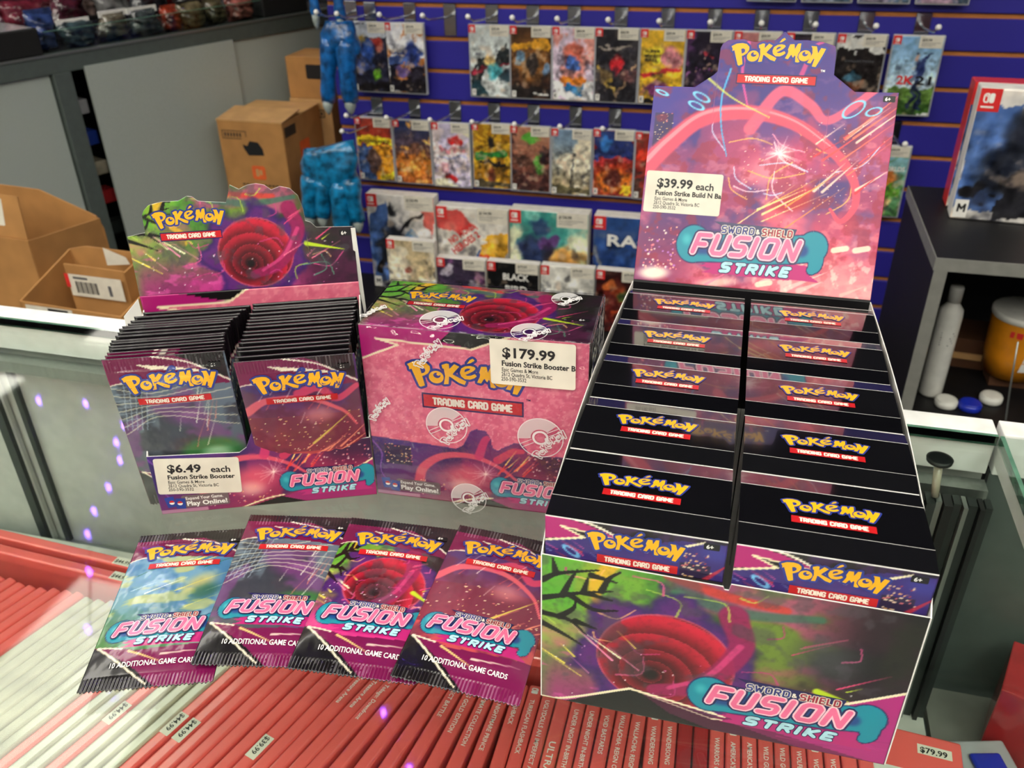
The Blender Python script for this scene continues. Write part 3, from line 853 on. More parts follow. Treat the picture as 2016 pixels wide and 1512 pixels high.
def paint_night(X, Y):
    """tall header: violet night sky, pink ribbons of light, warm city glow"""
    a = Art(X, Y)
    a.grad((232, 100, 124), (66, 38, 124), (80, 22), (60, 128))
    a.noise((46, 34, 112), 34, .42, .62, 2, k=.8 * 1)
    a.mix(sst(80, 10, Y) * sst(40, 130, X) * .8, (238, 108, 124))
    a.noise((206, 58, 92), 22, .5, .66, 4, k=.6)
    a.noise((250, 160, 160), 7, .56, .72, 8, sx=.6, k=.35)
    a.mix((fbm(X / 2.4, Y / 2.4, 61) - .5) * .5, (120, 20, 70))
    a.mix(sst(108, 150, Y) * .7, (58, 42, 124)); a.mix(sst(70, 0, X) * sst(70, 110, Y) * .6, (60, 48, 136))
    a.mix(sst(60, 20, X) * sst(60, 25, Y) * .8, (120, 34, 88))
    a.mix(sst(40, 5, X) * sst(90, 125, Y) * .8, (56, 44, 140))
    a.ell(100, 92, 38, 22, (206, 52, 96), .9, 12, .8)
    a.ell(86, 84, 26, 18, (250, 168, 168), .9, 20, .6)
    city(a, 3, 96, 16, 120, 5, (38, 24, 70), 40)
    a.ell(104, 62, 24, 9, (176, 26, 40), .7, 14, .85); a.ell(112, 70, 12, 7, (206, 44, 56), .8, 30, .8); a.ell(92, 52, 13, 7, (236, 92, 110), .8, 0, .8)
    a.noise((150, 24, 50), 9, .56, .66, 33, k=.5)
    r = random.Random(77)
    for i in range(150):
        x, y = r.uniform(66, 150), r.uniform(48, 100)
        a.rect(x, y, x + r.uniform(.4, 1.2), y + r.uniform(.3, .6), r.choice([(255, 214, 150), (255, 236, 220), (250, 150, 130)]), .75)
    for i in range(16):
        x, y = r.uniform(60, 130), r.uniform(70, 120); R_ = r.uniform(10, 34); a0 = r.uniform(0, 6.3)
        a.path([(x + R_ * math.cos(a0), y + R_ * .7 * math.sin(a0)), (x + R_ * math.cos(a0 + .6), y + R_ * .7 * math.sin(a0 + .6)), (x + R_ * math.cos(a0 + 1.3), y + R_ * .7 * math.sin(a0 + 1.3))], .4, r.choice([(255, 220, 230), (255, 160, 190), (200, 220, 250), (250, 190, 90)]), .15, .8, .5, 10)
    # ribbons of pink light
    a.path([(0, 82), (14, 98), (36, 117), (66, 123), (98, 117), (126, 100), (142, 82), (146, 64), (138, 52), (130, 60)], 8.5, (228, 74, 100), 1.2, .95, .35, 60)
    a.path([(0, 86), (14, 102), (36, 120.5), (66, 125.5), (98, 119), (126, 102)], 2.6, (255, 150, 160), .6, .8, .6, 40)
    a.path([(70, 112), (88, 138), (108, 130), (122, 120), (150, 142)], 5.5, (238, 92, 120), 3.0, .85, .4, 40)
    a.streaks(16, (112, 70, 150, 112), 42, (18, 46), (.5, 1.5), [(240, 70, 70), (255, 120, 90), (214, 40, 60), (250, 214, 190)], 3)
    a.streaks(7, (64, 40, 110, 62), 34, (28, 50), (.5, 1.3), [(236, 200, 60), (250, 150, 60), (255, 226, 150)], 9)
    a.path([(52, 152), (48, 132), (50, 112), (56, 92)], 1.0, (70, 170, 220), .5, .9)
    a.path([(36, 146), (56, 132), (82, 120)], 1.1, (210, 220, 90), .4, .8)
    a.path([(62, 170), (60, 150), (66, 128)], 1.8, (226, 74, 150), .8, .8)
    a.path([(100, 150), (106, 168), (112, 172)], 2.2, (236, 70, 130), .8, .7)
    for (cx, cy, rx, ry, ro) in [(34, 132, 6, 2.2, -25), (31, 126, 5.5, 2, -22), (137, 128, 8, 4, 38), (150, 127, 5, 2.4, 20), (6, 134, 4, 1.2, -20)]:
        a.ring(cx, cy, rx, ry, .55, (120, 214, 240), ro, .9)
    r = random.Random(4)
    for i in range(26):
        an = r.uniform(0, 6.28); L = r.uniform(6, 18)
        a.seg((92, 96), (92 + L * math.cos(an), 96 + L * .7 * math.sin(an)), .45, (255, 236, 230), .1, .85)
    a.ell(93, 97, 11, 9, (255, 214, 220), .95, 0, .55)
    a.dots(80, (5, 8, 34, 40), (.4, 1.2), [(255, 190, 160), (255, 240, 225), (255, 130, 140), (190, 120, 210)], 6)
    a.dots(60, (108, 62, 160, 120), (.2, .6), [(255, 220, 210), (255, 170, 160)], 8)
    a.ell(14, 6, 16, 7, (252, 244, 222), .7, 5, .9); a.ell(60, 3, 22, 5, (250, 226, 200), .8, 8, .7)
    a.streaks(8, (50, 0, 150, 14), 28, (14, 34), (1.2, 2.8), [(252, 226, 214), (244, 120, 160), (255, 190, 180)], 12, .6)
    for (x, y) in ((136, 32), (150, 33), (88, 4)):
        a.seg((x, y), (x + 8, y + 2), 2.3, (253, 233, 205), 2.3, .85, .3)
    a.mix(sst(34, 0, Y) * sst(70, 150, X) * .55, (252, 206, 192)); a.noise((252, 226, 208), 6, .6, .7, 51, sx=.5, k=.5 * 1) if False else a.mix(sst(.58, .7, fbm(X / 5, Y / 7, 51)) * sst(46, 10, Y) * sst(40, 110, X) * .6, (253, 230, 214))
    # title cloud and banner
    cloud(a, 37, 17, 83)
    return a

def cloud(a, x, y, w):
    k = w / 83.0
    def L(off, col, kk=1.0):
        a.path([(x + 3 * k, y + 10 * k), (x + 20 * k, y + 11 * k), (x + 60 * k, y + 12 * k), (x + 84 * k, y + 15 * k)], (11.2 + off) * k, col, (9.5 + off) * k, kk, .06)
        a.ell(x + 3 * k, y + 12 * k, (12 + off) * k, (13.5 + off) * k, col, .05, 0, kk)
        a.ell(x + 85 * k, y + 16 * k, (10 + off) * k, (11 + off) * k, col, .05, 0, kk)
        a.path([(x + 87 * k, y + 14 * k), (x + 88 * k, y + 4 * k), (x + 86 * k, y + 0 * k)], (6 + off) * k, col, (3 + off) * k, kk, .06)
    # magenta banner behind STRIKE
    a.poly([(x + 2 * k, y - 1 * k), (x + 16 * k, y + 2 * k), (x + 82 * k, y + 3 * k), (x + 93 * k, y - 1.5 * k), (x + 84 * k, y - 3 * k), (x + 92 * k, y - 8 * k), (x + 10 * k, y - 8 * k), (x + 18 * k, y - 4.5 * k), (x + 8 * k, y - 3 * k), (x + 14 * k, y - 1.5 * k)], (186, 36, 116))
    L(.8, (24, 26, 86)); L(0, (22, 140, 160))
    a.path([(x + 8 * k, y + 10 * k), (x + 78 * k, y + 13 * k)], 7 * k, (26, 50, 128), 6 * k, .8, .6)
    a.ell(x - 2 * k, y + 15 * k, 5 * k, 6 * k, (90, 200, 205), .9, 0, .6)
    return a

def vortex(a, cx, cy, R, rot=0):
    """a plain storm swirl: ragged violet cloud, red spiral bands, dark eye"""
    dx = a.X - cx; dy = (a.Y - cy) * 1.05
    r = np.hypot(dx, dy) / R; th = np.arctan2(dy, dx)
    edge = r + .75 * (fbm(a.X / (R * .42), a.Y / (R * .42), 21) - .5) + .12 * np.sin(th * 7 + 1)
    a.mix((1 - sst(1.25, 1.5, edge)) * .95, (56, 26, 100))
    a.mix((1 - sst(1.05, 1.32, edge)) * .6, (112, 36, 120))
    ex, ey = cx - R * .18, cy - R * .28
    r2 = np.hypot(a.X - ex, (a.Y - ey) * 1.05) / (R * 1.02); t2 = np.arctan2(a.Y - ey, a.X - ex)
    q = np.sqrt(np.clip(r2, 0, 2)) * 5.2 + t2 / (2 * math.pi)
    band = q - np.floor(q)
    base = np.array([70, 10, 20.])[None] * (1 - np.clip(r2, 0, 1)[:, None]) + np.array([196, 30, 56.])[None] * np.clip(r2, 0, 1)[:, None]
    col = base * (.62 + .42 * sst(.05, .9, band))[:, None] + np.array([70, 24, 30.])[None] * (band < .06)[:, None]
    k = (1 - sst(.96, 1.02, r))[:, None]
    a.c = a.c * (1 - k) + col * k
    a.mix((1 - sst(.05, .16, r2)), (14, 6, 10))
    a.ring(cx, cy, R * .99, R * .95, .7, (226, 96, 110), 0, .6)
    return a

def paint_storm(w, h, vx=.55, vy=.5, vr=.36, tree=True):
    """green and yellow dusk on the left, magenta clouds, dark on the right, around a swirl"""
    def f(X, Y):
        a = Art(X, Y)
        a.grad((70, 140, 50), (24, 18, 26), (.1 * w, h), (.95 * w, .3 * h))
        a.noise((150, 176, 60), h * .3, .45, .62, 3, k=.6)
        a.mix(sst(.55 * w, .2 * w, X) * .35, (120, 190, 60))
        a.path([(.16 * w, h * 1.02), (.12 * w, .8 * h), (.18 * w, .62 * h), (.24 * w, .5 * h)], .045 * w, (220, 170, 40), .02 * w, .85, .5)
        a.mix(sst(.6 * h, 0, Y) * sst(0, .1 * w, X + .05 * w) * .8, (176, 34, 126))
        a.noise((214, 60, 150), h * .22, .5, .66, 6, sx=.6, k=.6)
        a.mix(sst(.34 * w, .08 * w, X) * sst(.4 * h, .62 * h, Y) * .7, (92, 172, 48)); a.mix(sst(.2 * w, .0, X) * sst(.75 * h, .5 * h, Y) * sst(.3 * h, .5 * h, Y) * .5, (196, 190, 90))
        a.path([(.2 * w, h * 1.02), (.15 * w, .84 * h), (.2 * w, .66 * h), (.27 * w, .55 * h)], .03 * w, (232, 178, 44), .012 * w, .85, .5)
        a.mix(sst(.66 * w, .9 * w, X) * .85, (18, 14, 20))
        a.mix(sst(.5, .7, fbm(X / (h * .3), Y / (h * .3), 11)) * sst(.7 * h, .3 * h, Y) * .45, (120, 40, 90))
        a.ell(.8 * w, .62 * h, .13 * w, .2 * h, (64, 64, 68), .95, 0, .6)
        a.path([(.35 * w, h * 1.0), (.5 * w, .93 * h), (.66 * w, .9 * h)], .04 * h, (206, 60, 50), .03 * h, .85, .5)
        a.path([(.38 * w, .9 * h), (.56 * w, .84 * h), (.75 * w, .88 * h)], .06 * h, (40, 110, 84), .03 * h, .7, .6)
        a.mix(sst(.54, .64, fbm(X / (h * .09) * .5, Y / (h * .09), 14)) * sst(.62 * h, .3 * h, Y) * sst(.8 * w, .6 * w, X) * .6, (230, 90, 170))
        vortex(a, vx * w, vy * h, vr * h, 15)
        # magenta ribbon sweeping out of the swirl
        a.path([(vx * w - .02 * w, vy * h - vr * h * .6), ((vx + .1) * w, vy * h - vr * h * .35), ((vx + .2) * w, vy * h + vr * h * .5), ((vx + .17) * w, vy * h + vr * h * 1.15)], vr * h * .14, (150, 26, 84), vr * h * .24, .92, .3)
        a.path([((vx + .02) * w, vy * h - vr * h * .5), ((vx + .125) * w, vy * h - vr * h * .1), ((vx + .2) * w, vy * h + vr * h * .6)], vr * h * .05, (220, 70, 130), vr * h * .07, .7, .5)
        r = random.Random(17)
        for i in range(22):
            x0, y0 = r.uniform(.02, .98) * w, r.uniform(.05, .95) * h; L = r.uniform(.05, .16) * w; an = r.uniform(0, 6.3)
            a.path([(x0, y0), (x0 + L * .5 * math.cos(an), y0 + L * .4 * math.sin(an)), (x0 + L * math.cos(an + .7), y0 + L * .7 * math.sin(an + .7))], .006 * h + .25, r.choice([(236, 90, 150), (250, 190, 120), (90, 170, 130), (200, 60, 130), (180, 210, 80)]), .15, .7, .5, 8)
        a.noise((74, 72, 78), h * .12, .58, .7, 31, k=.5 * 1)
        a.mix((fbm(X / 2.2, Y / 2.2, 40) - .5) * .45, (10, 6, 12))
        a.streaks(9, (.06 * w, .1 * h, .34 * w, .5 * h), 140, (.06 * w, .18 * w), (.3, .9), [(240, 224, 90), (255, 150, 190), (250, 250, 200)], 5)
        a.streaks(8, (.66 * w, .2 * h, .9 * w, .7 * h), 35, (.04 * w, .16 * w), (.3, .8), [(240, 120, 150), (190, 220, 60), (230, 70, 120)], 8)
        a.seg((.78 * w, .42 * h), (.95 * w, .34 * h), .028 * h, (190, 220, 40), .004 * h, .95)
        a.dots(60, (.0, .02 * h, w, .45 * h), (.2, .7), [(255, 190, 230), (255, 255, 255), (240, 130, 200)], 4, .8)
        if tree:
            for pts in ([(0, .84), (.05, .9), (.16, .96)], [(0, .72), (.06, .76), (.12, .8), (.2, .84)], [(0, .62), (.08, .6), (.13, .52)], [(.06, .76), (.08, .86), (.1, .94)], [(.12, .8), (.13, .9)], [(.1, .6), (.16, .57)], [(.12, .8), (.2, .78)], [(.04, .9), (.03, .99)], [(.08, .77), (.15, .7), (.22, .72)], [(.05, .61), (.09, .68), (.1, .74)], [(.14, .92), (.21, .9)], [(.0, .55), (.06, .5), (.12, .44)], [(.17, .83), (.19, .92), (.22, .97)]):
                a.path([(p[0] * w, p[1] * h) for p in pts], .022 * h, (16, 12, 14), .006 * h, .95, .3)
        return a
    return f

def paint_tray(X, Y):
    a = paint_storm(164.3, 95, .36, .42, .34)(X, Y)
    a.ell(128, 62, 22, 18, (70, 70, 74), .95, 0, .5)
    # foot: magenta corner, black wedge and cream lines
    a.poly([(89, 11), (164.3, 48), (164.3, -1), (60, -1)], (176, 40, 122))
    a.poly([(12, 0), (44, 17.5), (92, 8), (130, -1), (12, -1)], (14, 10, 14))
    a.poly([(50, 16), (89, 11.5), (164, -1), (88, -1), (64, 6)], (96, 20, 66), .7)
    a.path([(0, 0), (12, 2), (44, 18)], .9, (244, 232, 196), .9, 1, .3, 12)
    a.seg((44, 18), (90, 11), .8, (244, 232, 196), .8, 1, .3)
    a.seg((90, 11), (82, 13), .6, (244, 232, 196)); a.seg((44, 18), (84, 8), .35, (244, 232, 196)); a.seg((84, 8), (96, 9), .5, (244, 232, 196))
    a.seg((134, 31), (164.3, 49), .9, (244, 232, 196), .9, 1, .3)
    a.streaks(9, (100, 0, 150, 14), 4, (14, 34), (.25, .7), [(126, 20, 90), (220, 70, 150)], 5, .6)
    cloud(a, 79, 14.5, 71)
    return a

def paint_boxfront(X, Y):
    """80 mm wide box face; Y measured from the tray's edge up"""
    a = Art(X, Y, (20, 10, 16))
    a.poly([(0, -1), (80, -1), (80, 21), (60, 20), (34, 12), (22, 14), (0, 9)], (52, 38, 112))
    a.noise((84, 40, 120), 9, .5, .7, 3, k=.5)
    a.poly([(0, 30), (0, 10), (18, 13.5), (7, 18.5), (32, 14.5), (44, 12), (20, 21), (0, 25)], (176, 34, 112))
    a.mix((Y > 21 + 0 * X) * (X > 60) * .0, (0, 0, 0))
    a.path([(0, 25), (20, 22), (36, 15), (46, 11)], .7, (244, 236, 214), .6, 1, .3)
    a.path([(0, 9), (10, 11.5), (18, 13.6)], .7, (244, 232, 190), .7, 1, .3); a.seg((18, 13.6), (7, 18.4), .6, (244, 232, 190)); a.seg((7, 18.4), (32, 15), .6, (244, 232, 190))
    a.path([(52, 12.5), (62, 17), (70, 20.8)], .7, (244, 232, 190), .7, 1, .3)
    a.grad((52, 38, 112), (66, 66, 160), (60, 0), (80, 22), 0) if False else None
    a.ell(76, 16, 12, 8, (60, 62, 150), .9, 0, .7)
    city(a, 61, 0, 74, 8, 3, (30, 20, 44), 30)
    a.dots(22, (62, 8, 74, 14), (.3, .8), [(250, 180, 110), (255, 214, 160), (180, 70, 60)], 4)
    a.ring(12, 4.5, 4, 1.6, .4, (110, 190, 230), -35, .9); a.streaks(8, (0, -1, 30, 8), 150, (5, 14), (.2, .6), [(220, 80, 150), (200, 60, 70), (160, 190, 230)], 7)
    a.seg((72, 0), (80, 9), 1.6, (190, 40, 60), .6, .8)
    return a

def paint_frontflap(X, Y):
    """front panel of the 140 mm boxes"""
    a = Art(X, Y)
    a.grad((64, 36, 118), (150, 36, 80), (30, 50), (60, 0))
    a.noise((40, 24, 84), 18, .45, .65, 5, k=.7)
    city(a, 8, 26, 26, 42, 4, (30, 18, 50), 60)
    a.mix(sst(100, 120, X) * sst(20, 40, Y) * .8, (40, 20, 56))
    a.ell(62, 22, 26, 16, (226, 90, 110), .8, 10, .85)
    a.ell(60, 14, 14, 9, (250, 190, 176), .9, 0, .7)
    a.path([(30, 12), (34, 26), (48, 37), (68, 39), (86, 32), (98, 22)], 4.5, (226, 84, 104), .8, .9, .35)
    a.path([(72, 40), (76, 52), (79, 55)], 3.6, (206, 52, 104), 2.2, .9, .3); a.path([(84, 38), (94, 46), (100, 47)], 3.4, (206, 52, 90), 2.2, .9, .3)
    a.streaks(12, (84, 20, 104, 36), 52, (10, 22), (.4, 1.0), [(226, 60, 60), (250, 120, 90), (250, 220, 120)], 5)
    r = random.Random(9)
    for i in range(18):
        an = r.uniform(0, 6.28); L = r.uniform(4, 13)
        a.seg((76, 26), (76 + L * math.cos(an), 26 + L * math.sin(an)), .3, (255, 230, 220), .1, .8)
    a.dots(70, (104, 22, 140, 46), (.25, .9), [(250, 226, 216), (255, 190, 180), (230, 120, 130)], 7)
    a.dots(50, (30, 2, 76, 16), (.2, .8), [(250, 200, 120), (250, 120, 110), (255, 230, 200)], 8)
    a.rect(0, 0, 30, 3, (230, 200, 200), .5)
    a.poly([(60, -1), (88, 8), (128, 24), (142, 30), (142, -1)], (156, 28, 104))
    a.poly([(54, -1), (78, 6), (94, 0), (100, -1)], (14, 10, 12))
    a.path([(50, -1), (68, 5), (80, 7)], .6, (240, 226, 180), .6, 1, .3); a.path([(120, 21), (132, 25), (142, 31)], .7, (240, 226, 180), .7, 1, .3)
    a.path([(0, 44), (6, 34), (4, 20), (10, 8)], .8, (150, 90, 190), .3, .7)
    cloud(a, 84, 9.8, 50)
    return a

def paint_sealed_front(X, Y):
    a = Art(X, Y, (226, 104, 134))
    a.noise((240, 140, 158), 3.2, .5, .62, 3, k=.7); a.noise((206, 84, 118), 4.5, .52, .66, 9, k=.5); a.noise((250, 176, 180), 1.6, .66, .74, 5, k=.6)
    a.poly([(-1, 130), (-1, 104), (12, 111), (24, 116), (10, 119.5), (52, 119), (70, 117), (86, 124), (100, 130)], (176, 26, 112))
    a.poly([(50, 121), (70, 117.5), (84, 123), (96, 130), (60, 130)], (16, 12, 14))
    for p, q in (((0, 104.6), (24, 116)), ((24, 116), (10, 119.4)), ((10, 119.4), (70, 117.2)), ((70, 117.2), (94, 128))):
        a.seg(p, q, .8, (246, 228, 190), .8, 1, .3)
    fl = paint_frontflap(X, Y).c
    top = np.interp(X, [x for x, y in FLAP], [y for x, y in FLAP])
    k = (Y < top)[:, None]
    a.c = np.where(k, fl, a.c)
    a.mix((np.abs(Y - top) < .45) * .7, (60, 40, 110))
    return a
FLAP = [(0, 46.5), (40, 44.5), (57, 43.5), (62, 47), (67, 58), (71, 60), (77, 59.5), (80, 54), (81, 47), (84, 45.2), (88, 48), (95, 52.5), (100, 52.5), (103, 48), (104, 44.8), (118, 45), (140.4, 46.5)]

def paint_backwall(X, Y):
    a = Art(X, Y, (222, 108, 134))
    a.noise((238, 146, 160), 3.2, .5, .62, 3, k=.7); a.noise((204, 86, 118), 4.5, .52, .66, 9, k=.5)
    t = 128.0
    a.poly([(-1, t), (-1, t - 26), (10, t - 20), (22, t - 12), (10, t - 9), (56, t - 8), (66, t - 1), (70, t)], (172, 24, 110))
    a.poly([(24, t), (56, t - 8.5), (68, t)], (14, 10, 12))
    for p, q in (((0, t - 25.5), (22, t - 12)), ((22, t - 12), (10, t - 9)), ((10, t - 9), (56, t - 8)), ((56, t - 8), (68, t))):
        a.seg(p, q, .8, (246, 228, 190), .8, 1, .3)
    return a

def paint_pack(kind, W=69.0, L=123.0, hero=True, black=False):
    def f(X, Y):
        a = Art(X, Y)
        if kind == 0:    # blue sky over grass with yellow light
            a.grad((70, 120, 60), (64, 116, 160), (20, 28), (36, 62)); a.noise((130, 170, 190), 16, .48, .66, 3, k=.6)
            a.noise((226, 206, 80), 9, .55, .68, 5, sx=.5, k=.5); a.ell(24, 40, 22, 9, (150, 170, 50), .9, 10, .7)
            a.streaks(18, (4, 34, 60, 96), 28, (10, 34), (.3, 1.0), [(236, 240, 230), (246, 226, 90), (190, 220, 240), (40, 100, 60)], 3, .7)
            a.ell(48, 74, 16, 10, (222, 190, 80), .9, 35, .6); a.ell(52, 66, 14, 9, (30, 84, 50), .8, 30, .7)
        elif kind == 1:  # slate city, green globe, violet haze
            a.grad((70, 76, 84), (96, 112, 128), (10, 30), (30, 100)); a.noise((44, 46, 56), 14, .45, .6, 4, k=.8)
            a.noise((112, 62, 120), 20, .5, .62, 8, k=.7)
            a.ell(40, 72, 20, 11, (98, 52, 104), .8, -8, .85); a.ell(42, 74, 11, 5, (150, 96, 150), .9, 0, .6)
            r = random.Random(2)
            for i in range(7):
                a.path([(0, 60 + i * 6), (26, 74 + i * 3), (69, 62 + i * 7)], .5, (226, 222, 190), .3, .6)
            for i in range(5):
                a.seg((2 + i * 3, 64), (8 + i * 3.4, 98), .35, (170, 190, 205), .3, .7)
            for i in range(7):
                a.seg((0, 66 + i * 5), (20, 70 + i * 4.6), .3, (170, 190, 205), .3, .6)
            a.ell(50, 42, 24, 15, (46, 110, 54), .4, 0, .95); a.ell(52, 40, 13, 9, (170, 206, 170), .7, 0, .8)
            a.streaks(12, (30, 40, 64, 90), 70, (8, 26), (.2, .6), [(240, 240, 220), (200, 120, 110)], 7, .8)
        elif kind == 2:
            st = paint_storm(69, 80, .52, .46, .30)(X, Y - 28)
            a.c = st.c
            a.mix(sst(50, 34, Y) * .8, (214, 50, 130)); a.dots(40, (20, 32, 66, 52), (.3, .9), [(255, 190, 220), (255, 120, 180)], 3)
        else:            # violet sky, pink arcs, red-brown city
            a.grad((190, 74, 78), (66, 36, 100), (30, 40), (36, 92)); a.noise((90, 30, 60), 14, .46, .62, 6, k=.7)
            city(a, 0, 40, 69, 72, 5, (116, 40, 62), 120)
            a.ell(44, 72, 16, 10, (236, 150, 150), .9, 0, .6)
            a.path([(0, 76), (14, 86), (38, 86), (58, 74), (66, 60)], 3.6, (226, 96, 110), .8, .9, .35)
            a.path([(34, 90), (46, 94), (56, 84), (69, 92)], 4.2, (210, 62, 100), 2.5, .9, .35)
            a.streaks(7, (30, 34, 56, 48), 38, (20, 36), (.4, 1.3), [(226, 206, 90), (250, 150, 120)], 4, .9)
            a.streaks(9, (4, 60, 60, 92), 60, (8, 22), (.2, .5), [(250, 230, 220), (230, 90, 90)], 8, .8)
        # top band: magenta, cream lines, black corner
        a.poly([(-1, 98), (8, 100), (30, 98), (69.5, 94), (69.5, 124), (-1, 124)], (112, 14, 66))
        a.poly([(26, 124), (48, 113), (60, 103), (69.5, 98), (69.5, 124)], (14, 10, 12)); a.rect(-1, 117, 70, 124, (14, 10, 12), .9)
        a.path([(28, 117), (46, 112), (58, 105), (70, 96)], .6, (240, 230, 214), .6, 1, .3)
        a.poly([(18, 112), (34, 109.5), (52, 106), (58, 103), (38, 107), (26, 108)], (236, 224, 200))
        a.path([(-1, 97.5), (8, 99.5), (24, 98)], .5, (230, 214, 190), .5, .9, .3)
        # foot: black and magenta with cream flashes
        a.poly([(-1, 30), (14, 27), (24, 24), (69.5, 27), (69.5, -1), (-1, -1)], (114, 16, 72))
        a.poly([(-1, 30), (6, 26), (26, 12), (40, -1), (-1, -1)], (12, 9, 12))
        a.seg((2, 29), (34, 2), .7, (236, 226, 200), .5, 1, .3); a.seg((2, 29), (16, 26), .6, (236, 226, 200)); a.seg((20, 24), (40, 15), 1.0, (220, 190, 120), .2)
        a.seg((38, 20), (64, 22), .8, (236, 226, 200), .1, .8)
        if hero:
            cloud(a, 9, 32, 51)
        if black:
            a.rect(-1, 98, 70, 124, (10, 8, 10)); a.poly([(3, 103), (26, 103), (14, 107)], (110, 16, 66), .5)
        return a
    return f
# ================================================================== goods on the glass
FR = lambda o=(0, 0, 0): frame(o, (1, 0, 0), (0, 0, 1))     # a face looking at the viewer
mat('foil_back', (40, 24, 40), rough=0.25, coat=0.5)
def age_mark(p, x, y, h, z=.1):
    p.rrect(x, y, x + h * 1.9, y + h, h * .15, 'ink_black', z)
    p.text('6+', x + h * .3, y + h * .2, h * .82, 'logo_white', z + .1, .03)
    return p
def play_badge(p, x, y):
    p.rrect(x + 11, y + 1.5, x + 41, y + 11.5, 1.5, 'badge_grey', .1)
    p.text('Expand Your Game.', x + 13.5, y + 7.8, 3.4, 'logo_white', .2, .015, fit=24)
    p.text('Play Online!', x + 13.5, y + 3.0, 5.0, 'logo_white', .2, .03, fit=26)
    for dx, dy, ro in ((1.5, 2.5, .15), (6.5, 1.5, -.1)):
        c, s = math.cos(ro), math.sin(ro)
        q = [(x + dx + a * c - b * s, y + dy + a * s + b * c) for a, b in ((0, 0), (6, 0), (6, 8.4), (0, 8.4))]
        p.poly([q], 'card_blue', .22 + dx * .01)
        p.ell(x + dx + 3, y + dy + 4.3, 1.7, 1.7, 'logo_white', .3 + dx * .01, 14)
        p.poly([[(x + dx + 3 + 1.7 * math.cos(math.radians(k)), y + dy + 4.3 + 1.7 * math.sin(math.radians(k))) for k in range(0, 181, 20)]], 'banner_red', .34 + dx * .01)
    return p
mat('badge_grey', (112, 92, 96), rough=.35); mat('card_blue', (36, 62, 150), rough=.3, coat=.3)

def pack_z(W, L, bulge, seed):
    def zf(x, y):
        u = np.abs(2 * x / W - 1)
        e = np.clip((y - 8.5) / 14, 0, 1) * np.clip((L - 9.5 - y) / 14, 0, 1)
        e = np.clip(e, 0, 1); e = e * e * (3 - 2 * e)
        b = bulge * (1 - np.clip(u, 0, 1) ** 3) * (.25 + .75 * e)
        b = b * np.where((y < 8.5) | (y > L - 9.5), .35, 1)
        wr = (fbm(x / 9 + seed, y / 16, seed) - .5) * .9 * np.clip(e * 2, .2, 1) * (1 - np.clip(u, 0, 1) ** 6)
        return .55 + b + wr
    return zf
def pack_mesh(name, kind, W=69.0, L=123.0, nx=104, ny=186, bulge=2.6, seed=1, hero=True, black=False):
    zf = pack_z(W, L, bulge, seed)
    X = np.tile(np.linspace(0, W, nx + 1), ny + 1); Yn = np.repeat(np.linspace(0, L, ny + 1), nx + 1)
    crimp = (Yn < 8.5) | (Yn > L - 9.5)
    Z = zf(X, Yn) + np.where(crimp & (nx > 60), .28 * np.sin(X * 2 * math.pi / 1.9), 0)
    Y = Yn + np.where((Yn < .5) & (nx > 60), .5 * np.sign(np.sin(X * 2 * math.pi / 2.2)), 0)
    col = paint_pack(kind, W, L, hero, black)(X, Yn).c
    # silver wear on the crimp ridges
    k = np.where(crimp & (nx > 60), np.clip(np.sin(X * 2 * math.pi / 1.9) * 1.6 - .9, 0, 1) * (fbm(X / 12, Yn / 9, seed + 5) > .52), 0)[:, None]
    col = col * (1 - .55 * k) + 225 * .55 * k
    V = np.stack([X, Y, Z], 1) * .001
    ring = list(range(nx + 1)) + [j * (nx + 1) + nx for j in range(1, ny + 1)] + [ny * (nx + 1) + i for i in range(nx - 1, -1, -1)] + [j * (nx + 1) for j in range(ny - 1, 0, -1)]
    EV = V[ring].copy(); EV[:, 2] = 0; n = len(ring); base = len(V)
    F = [(ring[(q + 1) % n], ring[q], base + q, base + (q + 1) % n) for q in range(n)]
    pos = {r: q for q, r in enumerate(ring)}
    for i in range(nx):
        F.append((base + pos[i + 1], base + pos[i], base + pos[ny * (nx + 1) + i], base + pos[ny * (nx + 1) + i + 1]))
    me = grid_mesh(name, V, nx, ny, col, (EV, F))
    me.polygons.foreach_set('use_smooth', [True] * len(me.polygons))
    return me, zf
def pack_print(parent, zf, M, foot=True):
    p = PR()
    p.logo(8, 95.5, 54, .2, e=.024); p.tcg(14, 88.0, 42, 4.6, .2, False)
    p.build('logo', parent, M, zf, 2.2)
    p = PR(); p.fusion(7, 32, 53, .2)
    if foot:
        p.text('10 ADDITIONAL GAME CARDS', 12, 13.5, 4.4, 'logo_white', .2, .018, fit=47)
    p.build('title', parent, M, zf, 2.4)
    p = PR(); age_mark(p, 57.5, 110.2, 3.6, .4); p.build('age_mark', parent, M, zf)
LOOSE = [((-.3009, .2375), 20.0, 0, 0.0, 0.0, 'leftmost loose card pack on the glass, blue sky and green grass print'),
         ((-.2511, .2654), 14.5, 1, .0042, 3.4, 'second loose card pack from the left, grey city print with a green globe'),
         ((-.2002, .2752), 7.6, 2, .0044, 3.4, 'third loose card pack from the left, green sky and red swirl print'),
         ((-.1456, .2835), 0.4, 3, .0044, 3.4, 'rightmost loose card pack on the glass, violet sky and red city print')]
for i, ((x, y), a, kind, dz, tilt, lab) in enumerate(LOOSE):
    W = 69.0
    t = thing('booster_pack', lab, 'card pack', (x, y, dz), math.radians(a), 'four loose packs fanned out on the glass')
    t.rotation_euler = (0, math.radians(tilt), math.radians(a))
    me, zf = pack_mesh('wrapper', kind, W, 123.0, seed=i + 1)
    finish('wrapper', me, ['foil_print', 'foil_back'], t)
    pack_print(t, zf, Matrix())

